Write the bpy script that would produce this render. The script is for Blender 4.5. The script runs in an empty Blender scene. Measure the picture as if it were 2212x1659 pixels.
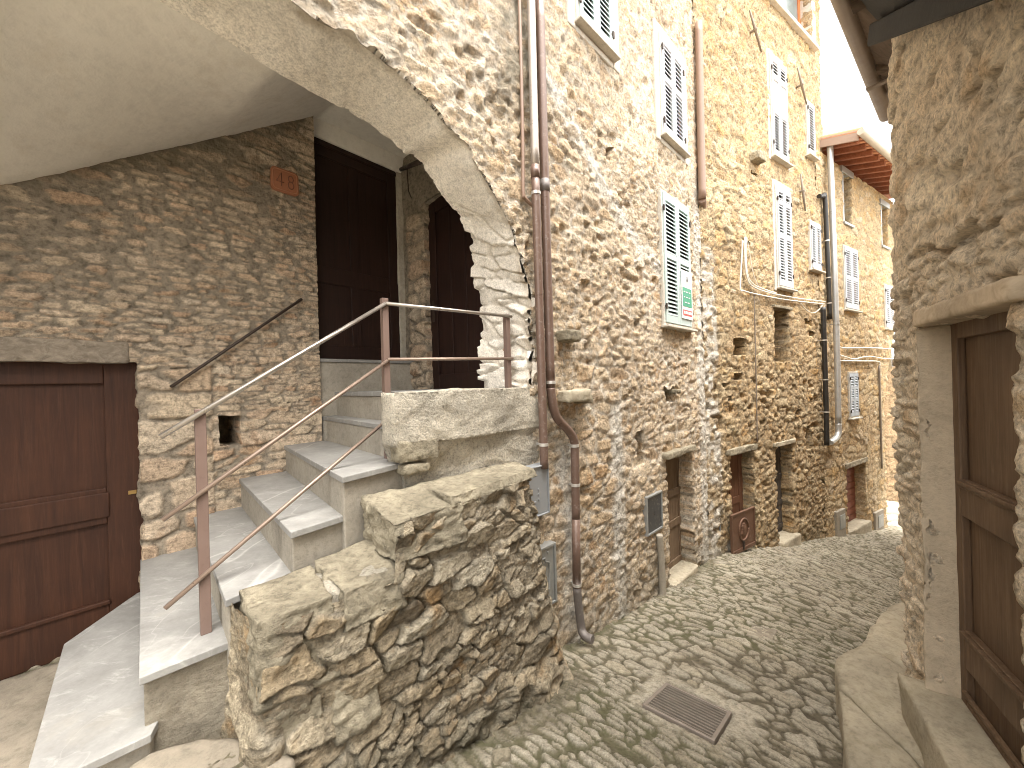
import bpy, bmesh, math, random
import numpy as np
from mathutils import Vector, Matrix, noise as mnoise
R = math.radians
random.seed(7)
C = bpy.context.scene.collection
FPX, CX, CY, ROLL = 831.0, 1106.0, 829.5, R(1.6)

# ------------------------------------------------------------------ camera rays (used only to survey the photo onto real planes)
def ray(px, py):
    dx, dy = px - CX, py - CY
    u = dx * math.cos(ROLL) - dy * math.sin(ROLL)
    v = dx * math.sin(ROLL) + dy * math.cos(ROLL)
    return Vector((u / FPX, 1.0, -v / FPX))
def atz(px, py, z):
    r = ray(px, py)
    return r * (z / r.z)

class Plane:
    """vertical plane: s runs along it, off goes into the wall, z up"""
    def __init__(self, theta, dist, side=-1):
        t = R(theta)
        if side < 0:
            self.d = Vector((math.sin(t), math.cos(t), 0)); self.n = Vector((-math.cos(t), math.sin(t), 0))
        else:
            self.d = Vector((-math.sin(t), -math.cos(t), 0)); self.n = Vector((math.cos(t), -math.sin(t), 0))
        self.dist = dist
        self.M = Matrix(((self.d.x, self.n.x, 0, self.n.x * dist), (self.d.y, self.n.y, 0, self.n.y * dist), (0, 0, 1, 0), (0, 0, 0, 1)))
    def at(self, px, py, off=0.0):
        r = ray(px, py)
        p = r * ((self.dist + off) / r.dot(self.n))
        return p.dot(self.d), p.z
    def P(self, s, z, off=0.0):
        return self.d * s + self.n * (self.dist + off) + Vector((0, 0, z))
    def inv(self, p):
        return p.dot(self.d), p.dot(self.n) - self.dist, p.z
    def pos(self, S, Z, D):
        n, d = self.n, self.d
        return np.stack([d.x * S + n.x * (self.dist - D), d.y * S + n.y * (self.dist - D), Z], -1)

A = Plane(46.3, 2.15)
B = Plane(56.9, 3.21)
Cc = Plane(58.2, 3.43)
L = Plane(42.0, 3.66)
RW = Plane(29.7, 0.98, 1)

# ------------------------------------------------------------------ numpy noise
def hsh(i, j, seed=0):
    a = (np.asarray(i).astype(np.int64) * 374761393 + np.asarray(j).astype(np.int64) * 668265263 + int(seed) * 1442695041) & 0xFFFFFFFF
    a = ((a ^ (a >> 13)) * 1274126177) & 0xFFFFFFFF
    a = a ^ (a >> 16)
    a = (a * 2246822519) & 0xFFFFFFFF
    a = a ^ (a >> 15)
    return (a & 0xFFFFFF) / float(0xFFFFFF)
def vn(x, y, seed=0):
    i, j = np.floor(x), np.floor(y)
    fx, fy = x - i, y - j
    fx = fx * fx * fx * (fx * (fx * 6 - 15) + 10); fy = fy * fy * fy * (fy * (fy * 6 - 15) + 10)
    a, b = hsh(i, j, seed), hsh(i + 1, j, seed)
    c, d = hsh(i, j + 1, seed), hsh(i + 1, j + 1, seed)
    return (a + (b - a) * fx) * (1 - fy) + (c + (d - c) * fx) * fy
def fbm(x, y, seed=0, o=4):
    t, amp, tot = 0, 1.0, 0.0
    for k in range(o):
        t = t + amp * (vn(x * 2 ** k + 17.3 * k, y * 2 ** k - 9.1 * k, seed + k) * 2 - 1); tot += amp; amp *= .5
    return t / tot
def sst(a, b, x):
    t = np.clip((x - a) / (b - a), 0, 1)
    return t * t * (3 - 2 * t)
def rubble(S, Z, w, h, seed, jit=.40, pw=2.6, wgt=.45, warp=.35):
    X = S / w + warp * fbm(S / w * .6, Z / w * .6, seed + 50, 3)
    Y = Z / h + warp * 1.6 * fbm(S / w * .35, Z / w * .5, seed + 60, 3) + .12 * fbm(S / h * .7, Z / h * .7, seed + 61, 2)
    J = np.floor(Y)
    F1 = np.full(S.shape, 9.0); F2 = F1.copy()
    I1 = np.zeros(S.shape); J1 = I1.copy(); DX = I1.copy(); DY = I1.copy()
    for dj in (-1, 0, 1):
        row = J + dj
        sh = hsh(row, row * 0 + 3, seed)
        I = np.floor(X - sh)
        for di in (-2, -1, 0, 1, 2):
            ci = I + di
            cx = ci + .5 + sh + jit * (hsh(ci, row, seed + 1) * 2 - 1)
            cy = row + .5 + jit * .8 * (hsh(ci, row, seed + 2) * 2 - 1)
            ddx, ddy = X - cx, Y - cy
            d = (np.abs(ddx) ** pw + np.abs(ddy) ** pw) ** (1 / pw) - wgt * (hsh(ci, row, seed + 3) - .5)
            m = d < F1
            F2 = np.where(m, F1, np.minimum(F2, d))
            F1 = np.where(m, d, F1); I1 = np.where(m, ci, I1); J1 = np.where(m, row, J1)
            DX = np.where(m, ddx, DX); DY = np.where(m, ddy, DY)
    return dict(e=F2 - F1, f=F1, a=hsh(I1, J1, seed + 11), b=hsh(I1, J1, seed + 12), c=hsh(I1, J1, seed + 13), dx=DX * w, dy=DY * h)

# ------------------------------------------------------------------ object helpers
def setp(o, label=None, cat=None, group=None, kind=None):
    if label: o['label'] = label
    if cat: o['category'] = cat
    if group: o['group'] = group
    if kind: o['kind'] = kind
    return o
WORLD = {}
def link(o, parent=None, M=None):
    C.objects.link(o)
    M = M or Matrix.Identity(4)
    if parent is not None:
        o.parent = parent
        o.matrix_basis = WORLD[parent.name].inverted() @ M
    else:
        o.matrix_basis = M
    WORLD[o.name] = M.copy()
    return o
def empty(name, loc, label, cat, group=None):
    o = bpy.data.objects.new(name, None)
    o.empty_display_size = .2
    link(o, None, Matrix.Translation(Vector(loc)))
    return setp(o, label, cat, group)
def mesh_np(name, V, F, mat, parent=None, M=None, attr=None, smooth=True):
    """V (n,3) array, F (m,4) quads (or (m,3))"""
    me = bpy.data.meshes.new(name)
    V = np.asarray(V, dtype=np.float32); F = np.asarray(F, dtype=np.int32)
    k = F.shape[1]
    me.vertices.add(len(V)); me.vertices.foreach_set('co', V.ravel())
    me.loops.add(F.size); me.loops.foreach_set('vertex_index', F.ravel())
    me.polygons.add(len(F)); me.polygons.foreach_set('loop_start', np.arange(0, F.size, k, dtype=np.int32))
    me.update(calc_edges=True)
    me.polygons.foreach_set('use_smooth', np.full(len(F), smooth))
    if attr is not None:
        at = me.color_attributes.new('rub', 'FLOAT_COLOR', 'POINT')
        at.data.foreach_set('color', np.asarray(attr, dtype=np.float32).ravel())
    me.validate()
    me.materials.append(mat)
    return link(bpy.data.objects.new(name, me), parent, M)

class MB:
    def __init__(s): s.v = []; s.f = []
    def quad(s, a, b, c, d):
        n = len(s.v); s.v += [tuple(a), tuple(b), tuple(c), tuple(d)]; s.f.append((n, n + 1, n + 2, n + 3))
    def hexa(s, p):
        n = len(s.v); s.v += [tuple(q) for q in p]
        for f in ((0, 3, 2, 1), (4, 5, 6, 7), (0, 1, 5, 4), (1, 2, 6, 5), (2, 3, 7, 6), (3, 0, 4, 7)): s.f.append(tuple(n + i for i in f))
    def box(s, x0, x1, y0, y1, z0, z1):
        s.hexa([(x0, y0, z0), (x1, y0, z0), (x1, y1, z0), (x0, y1, z0), (x0, y0, z1), (x1, y0, z1), (x1, y1, z1), (x0, y1, z1)])
    def bar(s, p0, p1, w, d, up=(0, 0, 1)):
        p0, p1 = Vector(p0), Vector(p1); t = (p1 - p0).normalized()
        a = t.cross(Vector(up))
        if a.length < 1e-4: a = t.cross(Vector((1, 0, 0)))
        a.normalize(); b = a.cross(t).normalized()
        a *= w / 2; b *= d / 2
        s.hexa([p0 - a - b, p0 + a - b, p0 + a + b, p0 - a + b, p1 - a - b, p1 + a - b, p1 + a + b, p1 - a + b])
    def tube(s, pts, r, n=12, caps=True):
        pts = [Vector(p) for p in pts]; rs = r if isinstance(r, (list, tuple)) else [r] * len(pts)
        base = len(s.v); prev = None
        for i, p in enumerate(pts):
            t = (pts[min(i + 1, len(pts) - 1)] - pts[max(i - 1, 0)]).normalized()
            if prev is None:
                u = t.cross(Vector((0.31, .95, .1))); u.normalize()
            else:
                u = prev - t * prev.dot(t); u.normalize()
            prev = u; w = t.cross(u)
            for k in range(n):
                a = 2 * math.pi * k / n
                s.v.append(tuple(p + (u * math.cos(a) + w * math.sin(a)) * rs[i]))
        for i in range(len(pts) - 1):
            for k in range(n):
                a, b = base + i * n + k, base + i * n + (k + 1) % n
                s.f.append((a, b, b + n, a + n))
        if caps:
            s.f.append(tuple(base + k for k in reversed(range(n)))); s.f.append(tuple(base + (len(pts) - 1) * n + k for k in range(n)))
    def prism(s, poly, z0, z1):
        n = len(s.v); k = len(poly)
        s.v += [(p[0], p[1], z0) for p in poly] + [(p[0], p[1], z1) for p in poly]
        s.f.append(tuple(n + i for i in reversed(range(k)))); s.f.append(tuple(n + k + i for i in range(k)))
        for i in range(k):
            j = (i + 1) % k; s.f.append((n + i, n + j, n + k + j, n + k + i))
    def build(s, name, mat, parent=None, M=None, smooth=False, bevel=0, fix=True):
        me = bpy.data.meshes.new(name); me.from_pydata(s.v, [], s.f)
        if fix:
            bm = bmesh.new(); bm.from_mesh(me); bmesh.ops.recalc_face_normals(bm, faces=bm.faces); bm.to_mesh(me); bm.free()
        if smooth:
            for p in me.polygons: p.use_smooth = len(p.vertices) == 4
        me.materials.append(mat)
        o = link(bpy.data.objects.new(name, me), parent, M)
        if bevel:
            m = o.modifiers.new('bevel', 'BEVEL'); m.width = bevel; m.segments = 2; m.limit_method = 'ANGLE'
        return o

def curve_pts(pts, n=8):
    """Catmull-Rom through points"""
    P = [Vector(p) for p in pts]; out = []
    for i in range(len(P) - 1):
        a, b, c, d = P[max(i - 1, 0)], P[i], P[i + 1], P[min(i + 2, len(P) - 1)]
        for k in range(n):
            t = k / n
            out.append(.5 * ((2 * b) + (c - a) * t + (2 * a - 5 * b + 4 * c - d) * t * t + (3 * b - a - 3 * c + d) * t ** 3))
    out.append(P[-1]); return out

def rough_solid(name, verts8=None, poly=None, z0=0, z1=1, res=.03, amp=.012, mat=None, parent=None, seed=0, strata=0., sharp=1.0, freq=7, smooth=True, crag=0.):
    """a solid block (8 corners, or an extruded plan polygon) finely cut and roughened like split stone"""
    m = MB()
    if verts8 is not None: m.hexa(verts8)
    else: m.prism(poly, z0, z1)
    me = bpy.data.meshes.new(name); me.from_pydata(m.v, [], m.f)
    bm = bmesh.new(); bm.from_mesh(me); bmesh.ops.recalc_face_normals(bm, faces=bm.faces)
    bmesh.ops.triangulate(bm, faces=bm.faces)
    for _ in range(9):
        le = [e for e in bm.edges if e.calc_length() > res * 1.5]
        if not le: break
        bmesh.ops.subdivide_edges(bm, edges=le, cuts=1)
        bmesh.ops.triangulate(bm, faces=[f for f in bm.faces if len(f.verts) > 3])
    for _ in range(2): bmesh.ops.smooth_vert(bm, verts=bm.verts, factor=.35 * (2 - sharp), use_axis_x=True, use_axis_y=True, use_axis_z=True)
    bm.normal_update()
    so = Vector((seed * 3.7, seed * 1.3, seed * 2.1))
    mv = []
    for v in bm.verts:
        p = v.co + so
        k = mnoise.fractal(p * freq, 1.0, 2.0, 4) * amp
        k += mnoise.noise(p * freq * .35) * amp * 1.2
        if crag:
            vd = mnoise.voronoi(Vector((p.x * 9, p.y * 9, p.z * 15)))[0]; k += crag * (vd[1] - vd[0] - .3) * (1 - .65 * abs(v.normal.z))
        if strata:
            q = p.z * 26 + p.x * 5 + mnoise.noise(p * 4) * 2.2
            k += strata * (abs((q % 1) - .5) - .25) * (1 - abs(v.normal.z))
        mv.append(v.normal * k)
    for v, d in zip(bm.verts, mv): v.co += d
    bm.to_mesh(me); bm.free()
    for p in me.polygons: p.use_smooth = smooth
    me.materials.append(mat)
    return link(bpy.data.objects.new(name, me), parent)

def inset_(poly, d):
    c = Vector((sum(p[0] for p in poly) / len(poly), sum(p[1] for p in poly) / len(poly)))
    return [tuple(Vector(p[:2]) + (c - Vector(p[:2])).normalized() * d) for p in poly]
# ------------------------------------------------------------------ relief walls
class Hole:
    def __init__(s, s0, s1, z0, z1, depth=.3, jag=.012, cap=True, arch=0.0, jf=9):
        s.s0, s.s1, s.z0, s.z1, s.depth, s.jag, s.cap, s.arch, s.jf = s0, s1, z0, z1, depth, jag, cap, arch, jf
    def sdf(s, S, Z):
        cs, hs = (s.s0 + s.s1) / 2, (s.s1 - s.s0) / 2
        top = s.z1 - s.arch * np.clip((S - cs) / hs, -1.5, 1.5) ** 2
        d = np.maximum(np.abs(S - cs) - hs, np.maximum(s.z0 - Z, Z - top))
        if s.jag: d = d + s.jag * fbm(S * s.jf, Z * s.jf, 91, 3) * 1.6 + s.jag * (hsh(np.floor(Z / .085 + .3 * fbm(S, S, 3)), np.sign(S - cs) + 5, 17) - .5) * (np.abs(S - cs) > hs * .6)
        return d
def relief(name, pos, sv, zv, fn, mat, parent, holes=(), sdf_extra=None, want_boundary=False, extra=None):
    S, Z = np.meshgrid(sv, zv, indexing='ij'); ns, nz = S.shape
    sd = np.full(S.shape, 9.0); dep = np.zeros(S.shape)
    for h in holes:
        m = (S > h.s0 - .3) & (S < h.s1 + .3) & (Z > h.z0 - .3) & (Z < h.z1 + .3)
        if not m.any(): continue
        d = np.full(S.shape, 9.0); d[m] = h.sdf(S[m], Z[m])
        k = d < sd; sd = np.where(k, d, sd); dep = np.where(k, h.depth, dep)
    if sdf_extra is not None:
        d = sdf_extra(S, Z); k = d < sd; sd = np.where(k, d, sd); dep = np.where(k, 0, dep)
    fm = (sd[:-1, :-1] + sd[1:, :-1] + sd[1:, 1:] + sd[:-1, 1:]) / 4
    keep = fm > 0
    kp = np.zeros((ns + 1, nz + 1), bool); kp[1:ns, 1:nz] = keep
    inr = np.zeros((ns + 1, nz + 1), bool); inr[1:ns, 1:nz] = True
    anyk = kp[:-1, :-1] | kp[1:, :-1] | kp[:-1, 1:] | kp[1:, 1:]
    dr = inr & ~kp
    anyd = dr[:-1, :-1] | dr[1:, :-1] | dr[:-1, 1:] | dr[1:, 1:]
    bd = anyk & anyd
    gs = np.gradient(sd, axis=0) / np.maximum(np.gradient(S, axis=0), 1e-6); gz = np.gradient(sd, axis=1) / np.maximum(np.gradient(Z, axis=1), 1e-6)
    gl = np.maximum(np.hypot(gs, gz), .5)
    cell = np.maximum(np.gradient(S, axis=0), np.gradient(Z, axis=1))
    mv = np.clip(-sd / gl, -1.1 * cell, 1.1 * cell)
    S2 = np.where(bd, S + mv * gs / gl, S); Z2 = np.where(bd, Z + mv * gz / gl, Z)
    D, col = fn(S, Z)
    V = pos(S2, Z2, D).reshape(-1, 3)
    idx = np.arange(ns * nz).reshape(ns, nz)
    F = np.stack([idx[:-1, :-1], idx[1:, :-1], idx[1:, 1:], idx[:-1, 1:]], -1)[keep]
    VV = [V]; FF = [F]; CC = [col.reshape(-1, 4)]
    # boundary edges -> reveals
    E = []
    a = keep[:-1, :] != keep[1:, :]          # faces left/right of s-line i+1
    ii, jj = np.nonzero(a)
    E.append(np.stack([idx[ii + 1, jj], idx[ii + 1, jj + 1]], -1))
    b = keep[:, :-1] != keep[:, 1:]
    ii, jj = np.nonzero(b)
    E.append(np.stack([idx[ii, jj + 1], idx[ii + 1, jj + 1]], -1))
    E = np.concatenate(E) if E else np.zeros((0, 2), int)
    dflat = dep.reshape(-1)
    Eh = E[(dflat[E[:, 0]] > 0) & (dflat[E[:, 1]] > 0)] if len(E) else E
    n0 = len(V)
    if len(Eh):
        u, inv = np.unique(Eh, return_inverse=True); inv = inv.reshape(-1, 2)
        s_, z_, d_ = S2.reshape(-1)[u], Z2.reshape(-1)[u], D.reshape(-1)[u]
        gx, gy = (gs / gl).reshape(-1)[u], (gz / gl).reshape(-1)[u]
        m = 7; prev = u[inv]
        for k in range(1, m + 1):
            t = k / m; dd = dflat[u] * t
            w = .022 * fbm(s_ * 9 + dd * 9, z_ * 13, 77, 3)
            VV.append(pos(s_ + gx * w, z_ + gy * w, d_ * (1 - t) - dd))
            cc = col.reshape(-1, 4)[u].copy(); cc[:, 0] = hsh(np.floor(z_ / .12), np.floor(dd / .13 + s_ * 2), 5)
            CC.append(cc)
            cur = n0 + inv
            FF.append(np.stack([prev[:, 0], prev[:, 1], cur[:, 1], cur[:, 0]], -1))
            n0 += len(u); prev = cur
    for h in holes:
        if h.cap:
            q = np.array([[h.s0 - .06, h.z0 - .06], [h.s1 + .06, h.z0 - .06], [h.s1 + .06, h.z1 + .06], [h.s0 - .06, h.z1 + .06]])
            VV.append(pos(q[:, 0], q[:, 1], np.full(4, -h.depth + .004))); CC.append(np.tile([.2, .6, .5, 1], (4, 1)))
            FF.append(np.array([[n0, n0 + 1, n0 + 2, n0 + 3]])); n0 += 4
    if extra:
        for (vs, fs) in extra:
            vs = np.array(vs, dtype=float); VV.append(vs); CC.append(np.tile([.4, .5, 0, 1], (len(vs), 1)))
            FF.append(np.array(fs) + n0); n0 += len(vs)
    Vall = np.concatenate(VV); Fall = np.concatenate(FF); Call = np.concatenate(CC)
    used = np.zeros(len(Vall), bool); used[Fall.ravel()] = True
    remap = np.cumsum(used) - 1
    o = mesh_np(name, Vall[used], remap[Fall], mat, parent, None, Call[used])
    if want_boundary:
        Ee = E[(dflat[E[:, 0]] == 0) & (dflat[E[:, 1]] == 0)]
        return o, S2.reshape(-1), Z2.reshape(-1), D.reshape(-1), Ee
    return o
def boxvf(pl, s0, s1, o0, o1, z0, z1):
    p = [pl.P(s, z, o) for z in (z0, z1) for (s, o) in ((s0, o0), (s1, o0), (s1, o1), (s0, o1))]
    return ([tuple(q) for q in p], [(0, 3, 2, 1), (4, 5, 6, 7), (0, 1, 5, 4), (1, 2, 6, 5), (2, 3, 7, 6), (3, 0, 4, 7)])

# ------------------------------------------------------------------ materials
def newmat(name):
    m = bpy.data.materials.new(name); m.use_nodes = True
    nt = m.node_tree; nt.nodes.clear()
    out = nt.nodes.new('ShaderNodeOutputMaterial'); b = nt.nodes.new('ShaderNodeBsdfPrincipled')
    nt.links.new(b.outputs[0], out.inputs[0])
    return m, nt, b
def N(nt, t, **kw):
    n = nt.nodes.new('ShaderNode' + t)
    for k, v in kw.items():
        if isinstance(k, str) and k.startswith('i_'): n.inputs[k[2:].replace('_', ' ')].default_value = v
        else: setattr(n, k, v)
    return n
def ramp(nt, fac, stops, interp='LINEAR'):
    r = nt.nodes.new('ShaderNodeValToRGB'); r.color_ramp.interpolation = interp
    el = r.color_ramp.elements
    while len(el) > 1: el.remove(el[-1])
    for i, (p, c) in enumerate(stops):
        e = el[0] if i == 0 else el.new(p)
        e.position = p; e.color = (c[0], c[1], c[2], 1) if not isinstance(c, (int, float)) else (c, c, c, 1)
    nt.links.new(fac, r.inputs[0]); return r.outputs[0]
def mix(nt, a, b, fac, mode='MIX'):
    n = nt.nodes.new('ShaderNodeMix'); n.data_type = 'RGBA'; n.blend_type = mode
    for s, v in ((0, fac), (6, a), (7, b)):
        if hasattr(v, 'is_linked') or isinstance(v, bpy.types.NodeSocket): nt.links.new(v, n.inputs[s])
        else: n.inputs[s].default_value = v if s == 0 else (v[0], v[1], v[2], 1)
    return n.outputs[2]
def tc(nt, scale=(1, 1, 1), rot=(0, 0, 0)):
    t = nt.nodes.new('ShaderNodeTexCoord'); m = nt.nodes.new('ShaderNodeMapping')
    m.inputs['Scale'].default_value = scale; m.inputs['Rotation'].default_value = rot
    nt.links.new(t.outputs['Object'], m.inputs[0]); return m.outputs[0]
def noi(nt, vec, scale, detail=6, rough=.6, dist=0):
    n = nt.nodes.new('ShaderNodeTexNoise'); n.inputs['Scale'].default_value = scale; n.inputs['Detail'].default_value = detail
    n.inputs['Roughness'].default_value = rough; n.inputs['Distortion'].default_value = dist
    nt.links.new(vec, n.inputs['Vector']); return n.outputs['Fac']
def bump(nt, b, h, strength=.5, dist=.01):
    n = nt.nodes.new('ShaderNodeBump'); n.inputs['Strength'].default_value = strength; n.inputs['Distance'].default_value = dist
    nt.links.new(h, n.inputs['Height']); nt.links.new(n.outputs[0], b.inputs['Normal']); return n

def mat_rubble(name, stones, mortar, dark_damp=(.10, .10, .06), bumpd=.012, rust=None, grain=26, strata=True, contrast=.42):
    m, nt, b = newmat(name)
    at = N(nt, 'Attribute', attribute_name='rub'); sp = N(nt, 'SeparateColor'); nt.links.new(at.outputs['Color'], sp.inputs[0])
    v = tc(nt)
    col = ramp(nt, sp.outputs[0], [(i / (len(stones) - 1), c) for i, c in enumerate(stones)])
    n1 = noi(nt, v, grain, 8, .7)
    g = ramp(nt, n1, [(.36, 1 - contrast), (.5, 1.04), (.64, 1 + contrast * .7)])
    if strata:
        v2 = tc(nt, (9, 9, 70)); n2 = noi(nt, v2, 1.0, 5, .65, .6)
        col = mix(nt, col, ramp(nt, n2, [(.36, .75), (.5, 1.05), (.64, 1.2)]), .6, 'MULTIPLY')
    n3 = noi(nt, v, 3.1, 5, .6)
    if rust is not None:
        col = mix(nt, col, rust, ramp(nt, n3, [(.56, 0), (.68, .65)]))
    n6 = noi(nt, v, grain * 3.3, 4, .7)
    col = mix(nt, col, ramp(nt, n6, [(.38, .78), (.5, 1.05), (.62, 1.2)]), .8, 'MULTIPLY')
    mc = mix(nt, mortar, [c * .72 for c in mortar], ramp(nt, noi(nt, v, 5, 6, .65), [(.35, 0), (.65, 1)]))
    col = mix(nt, col, mc, sp.outputs[1])
    ia_ = N(nt, 'Math', operation='SUBTRACT'); ia_.inputs[0].default_value = 1; nt.links.new(at.outputs['Alpha'], ia_.inputs[1])
    col = mix(nt, col, mix(nt, (.60, .575, .52), (.70, .675, .62), n6), ia_.outputs[0])
    col = mix(nt, col, g, 1.0, 'MULTIPLY')
    n4 = noi(nt, v, .9, 4, .55)
    col = mix(nt, col, ramp(nt, n4, [(.38, (.84, .82, .80)), (.6, (1.05, 1.03, 1.01))]), .8, 'MULTIPLY')
    dm = N(nt, 'Math', operation='MULTIPLY'); nt.links.new(sp.outputs[2], dm.inputs[0])
    nt.links.new(ramp(nt, noi(nt, v, 7, 6, .7), [(.35, .25), (.6, 1)]), dm.inputs[1])
    col = mix(nt, col, dark_damp, dm.outputs[0])  # one tone for damp, moss and darkened stone gaps
    nt.links.new(col, b.inputs['Base Color']); b.inputs['Roughness'].default_value = .92
    b.inputs['Specular IOR Level'].default_value = .2
    vo = N(nt, 'TexVoronoi', feature='F1'); vo.inputs['Scale'].default_value = grain * 1.1; vo.inputs['Randomness'].default_value = 1
    dsp = N(nt, 'TexNoise'); dsp.inputs['Scale'].default_value = grain * .6; dsp.inputs['Detail'].default_value = 4; nt.links.new(v, dsp.inputs['Vector'])
    vm = N(nt, 'VectorMath', operation='MULTIPLY_ADD'); vm.inputs[1].default_value = (.06, .06, .06); nt.links.new(dsp.outputs['Color'], vm.inputs[0]); nt.links.new(v, vm.inputs[2]); nt.links.new(vm.outputs[0], vo.inputs['Vector'])
    n1v = N(nt, 'Math', operation='MULTIPLY_ADD'); n1v.inputs[1].default_value = -.45; nt.links.new(vo.outputs['Distance'], n1v.inputs[0]); nt.links.new(ramp(nt, n1, [(.32, 0), (.68, 1)]), n1v.inputs[2])
    hh = N(nt, 'Math', operation='ADD'); nt.links.new(n1v.outputs[0], hh.inputs[0])
    mm = N(nt, 'Math', operation='MULTIPLY'); mm.inputs[1].default_value = .4
    nt.links.new(ramp(nt, n6, [(.32, 0), (.68, 1)]), mm.inputs[0]); nt.links.new(mm.outputs[0], hh.inputs[1])
    bump(nt, b, hh.outputs[0], 1.0, bumpd * 1.3)
    return m
def mat_plaster(name, c, var=.12, grain=40, bumpd=.004, stain=(.3, .25, .18), st=.0, big=1.2):
    m, nt, b = newmat(name); v = tc(nt)
    col = mix(nt, [x * (1 - var) for x in c], [min(1, x * (1 + var)) for x in c], ramp(nt, noi(nt, v, big, 6, .6), [(.35, 0), (.65, 1)]))
    n1 = noi(nt, v, grain, 8, .75)
    col = mix(nt, col, ramp(nt, n1, [(.36, 1 - var * 1.5), (.5, 1), (.64, 1 + var * .6)]), .9, 'MULTIPLY')
    if st: col = mix(nt, col, stain, ramp(nt, noi(nt, v, big * 2.3, 7, .7), [(.55, 0), (.75, st)]))
    nt.links.new(col, b.inputs['Base Color']); b.inputs['Roughness'].default_value = .9; b.inputs['Specular IOR Level'].default_value = .2
    bump(nt, b, ramp(nt, n1, [(.32, 0), (.68, 1)]), .9, bumpd); return m
def mat_wood(name, dark, light, sc=1.0, rough=.55, axis='z', worn=None):
    m, nt, b = newmat(name)
    s = {'z': (16, 16, .9), 'x': (.9, 16, 16)}[axis]
    v = tc(nt, tuple(k * sc for k in s))
    n1 = noi(nt, v, 1.6, 8, .65, 1.2); col = ramp(nt, n1, [(.3, dark), (.7, light)])
    v2 = tc(nt); n2 = noi(nt, v2, 3, 5, .6)
    col = mix(nt, col, ramp(nt, n2, [(.3, .72), (.7, 1.15)]), .8, 'MULTIPLY')
    if worn: col = mix(nt, col, worn, ramp(nt, noi(nt, v, 2.6, 9, .75, .5), [(.52, 0), (.7, .6)]))
    nt.links.new(col, b.inputs['Base Color']); b.inputs['Roughness'].default_value = rough; b.inputs['Specular IOR Level'].default_value = .35
    bump(nt, b, n1, .5, .004); return m
def mat_paint(name, c, rough=.5, metal=0, var=.12, wear=None, wearamt=.3, bumpd=.0015):
    m, nt, b = newmat(name); v = tc(nt)
    n1 = noi(nt, v, 9, 7, .7)
    col = mix(nt, [x * (1 - var) for x in c], [min(1, x * (1 + var)) for x in c], n1)
    if wear: col = mix(nt, col, wear, ramp(nt, noi(nt, v, 23, 8, .75), [(.56, 0), (.68, wearamt)]))
    nt.links.new(col, b.inputs['Base Color']); b.inputs['Metallic'].default_value = metal
    nt.links.new(ramp(nt, n1, [(.3, max(.05, rough - .12)), (.7, min(1, rough + .15))]), b.inputs['Roughness'])
    bump(nt, b, noi(nt, v, 40, 5, .6), .4, bumpd); return m
def mat_marble(name):
    m, nt, b = newmat(name); v = tc(nt, (1, 1, 1), (0, 0, .5))
    col = ramp(nt, noi(nt, v, 2.2, 8, .62, .8), [(.3, (.205, .20, .19)), (.5, (.25, .245, .235)), (.7, (.30, .295, .28))])
    v2 = tc(nt, (1, 2.6, 1), (0, 0, -.6))
    col = mix(nt, col, (.37, .365, .35), ramp(nt, noi(nt, v2, 7, 6, .7, .5), [(.55, 0), (.66, .55)]))
    vv = tc(nt, (1.0, .45, 1), (0, 0, .35))
    for sc_, off_, wd, st_ in ((1.1, .5, .0028, .75), (2.3, .46, .0022, .5)):
        nv = noi(nt, vv, sc_, 3, .5, .25)
        mk = N(nt, 'Math', operation='MULTIPLY'); nt.links.new(ramp(nt, nv, [(off_ - wd * 2, 0), (off_ - wd * .3, st_), (off_ + wd * .3, st_), (off_ + wd * 2, 0)]), mk.inputs[0])
        nt.links.new(ramp(nt, noi(nt, tc(nt), 1.7, 3, .5), [(.42, .15), (.56, 1)]), mk.inputs[1])
        col = mix(nt, col, (.43, .42, .40), mk.outputs[0])
    col = mix(nt, col, ramp(nt, noi(nt, tc(nt), 9, 6, .7), [(.36, .86), (.5, 1.0), (.64, 1.1)]), .8, 'MULTIPLY')
    col = mix(nt, col, ramp(nt, noi(nt, tc(nt), 60, 4, .6), [(.3, .93), (.7, 1.04)]), 1, 'MULTIPLY')
    col = mix(nt, col, (.33, .29, .22), ramp(nt, noi(nt, tc(nt), 2.7, 8, .7), [(.58, 0), (.8, .35)]))
    nt.links.new(col, b.inputs['Base Color']); b.inputs['Roughness'].default_value = .5; b.inputs['Specular IOR Level'].default_value = .4
    bump(nt, b, noi(nt, tc(nt), 30, 5, .6), .25, .002); return m

SA = [(.42, .32, .22), (.56, .46, .335), (.49, .40, .30), (.62, .52, .385), (.54, .41, .27), (.60, .525, .42)]
SB = [(.38, .27, .155), (.50, .38, .235), (.44, .335, .21), (.54, .44, .29), (.47, .33, .17), (.52, .435, .32)]
SL = [(.36, .28, .20), (.52, .425, .32), (.43, .35, .265), (.57, .475, .355), (.45, .32, .22), (.54, .46, .36)]
SP = [(.18, .15, .11), (.35, .295, .21), (.24, .205, .15), (.42, .365, .27), (.30, .235, .15), (.38, .345, .27)]
SR = [(.66, .56, .43), (.74, .645, .51), (.69, .605, .485), (.77, .68, .54), (.68, .56, .42), (.72, .645, .525)]
M_A = mat_rubble('rubble_tan', SA, (.68, .615, .52), (.22, .20, .155), .010, (.46, .28, .14))
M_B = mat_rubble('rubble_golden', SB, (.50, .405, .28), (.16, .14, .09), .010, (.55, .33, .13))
M_C = mat_rubble('rubble_pale', SB, (.53, .45, .32), (.16, .14, .09), .008, (.58, .38, .16))
M_L = mat_rubble('schist_grey_mortar', SL, (.33, .285, .225), (.15, .13, .095), .006, (.27, .14, .065))
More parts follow.
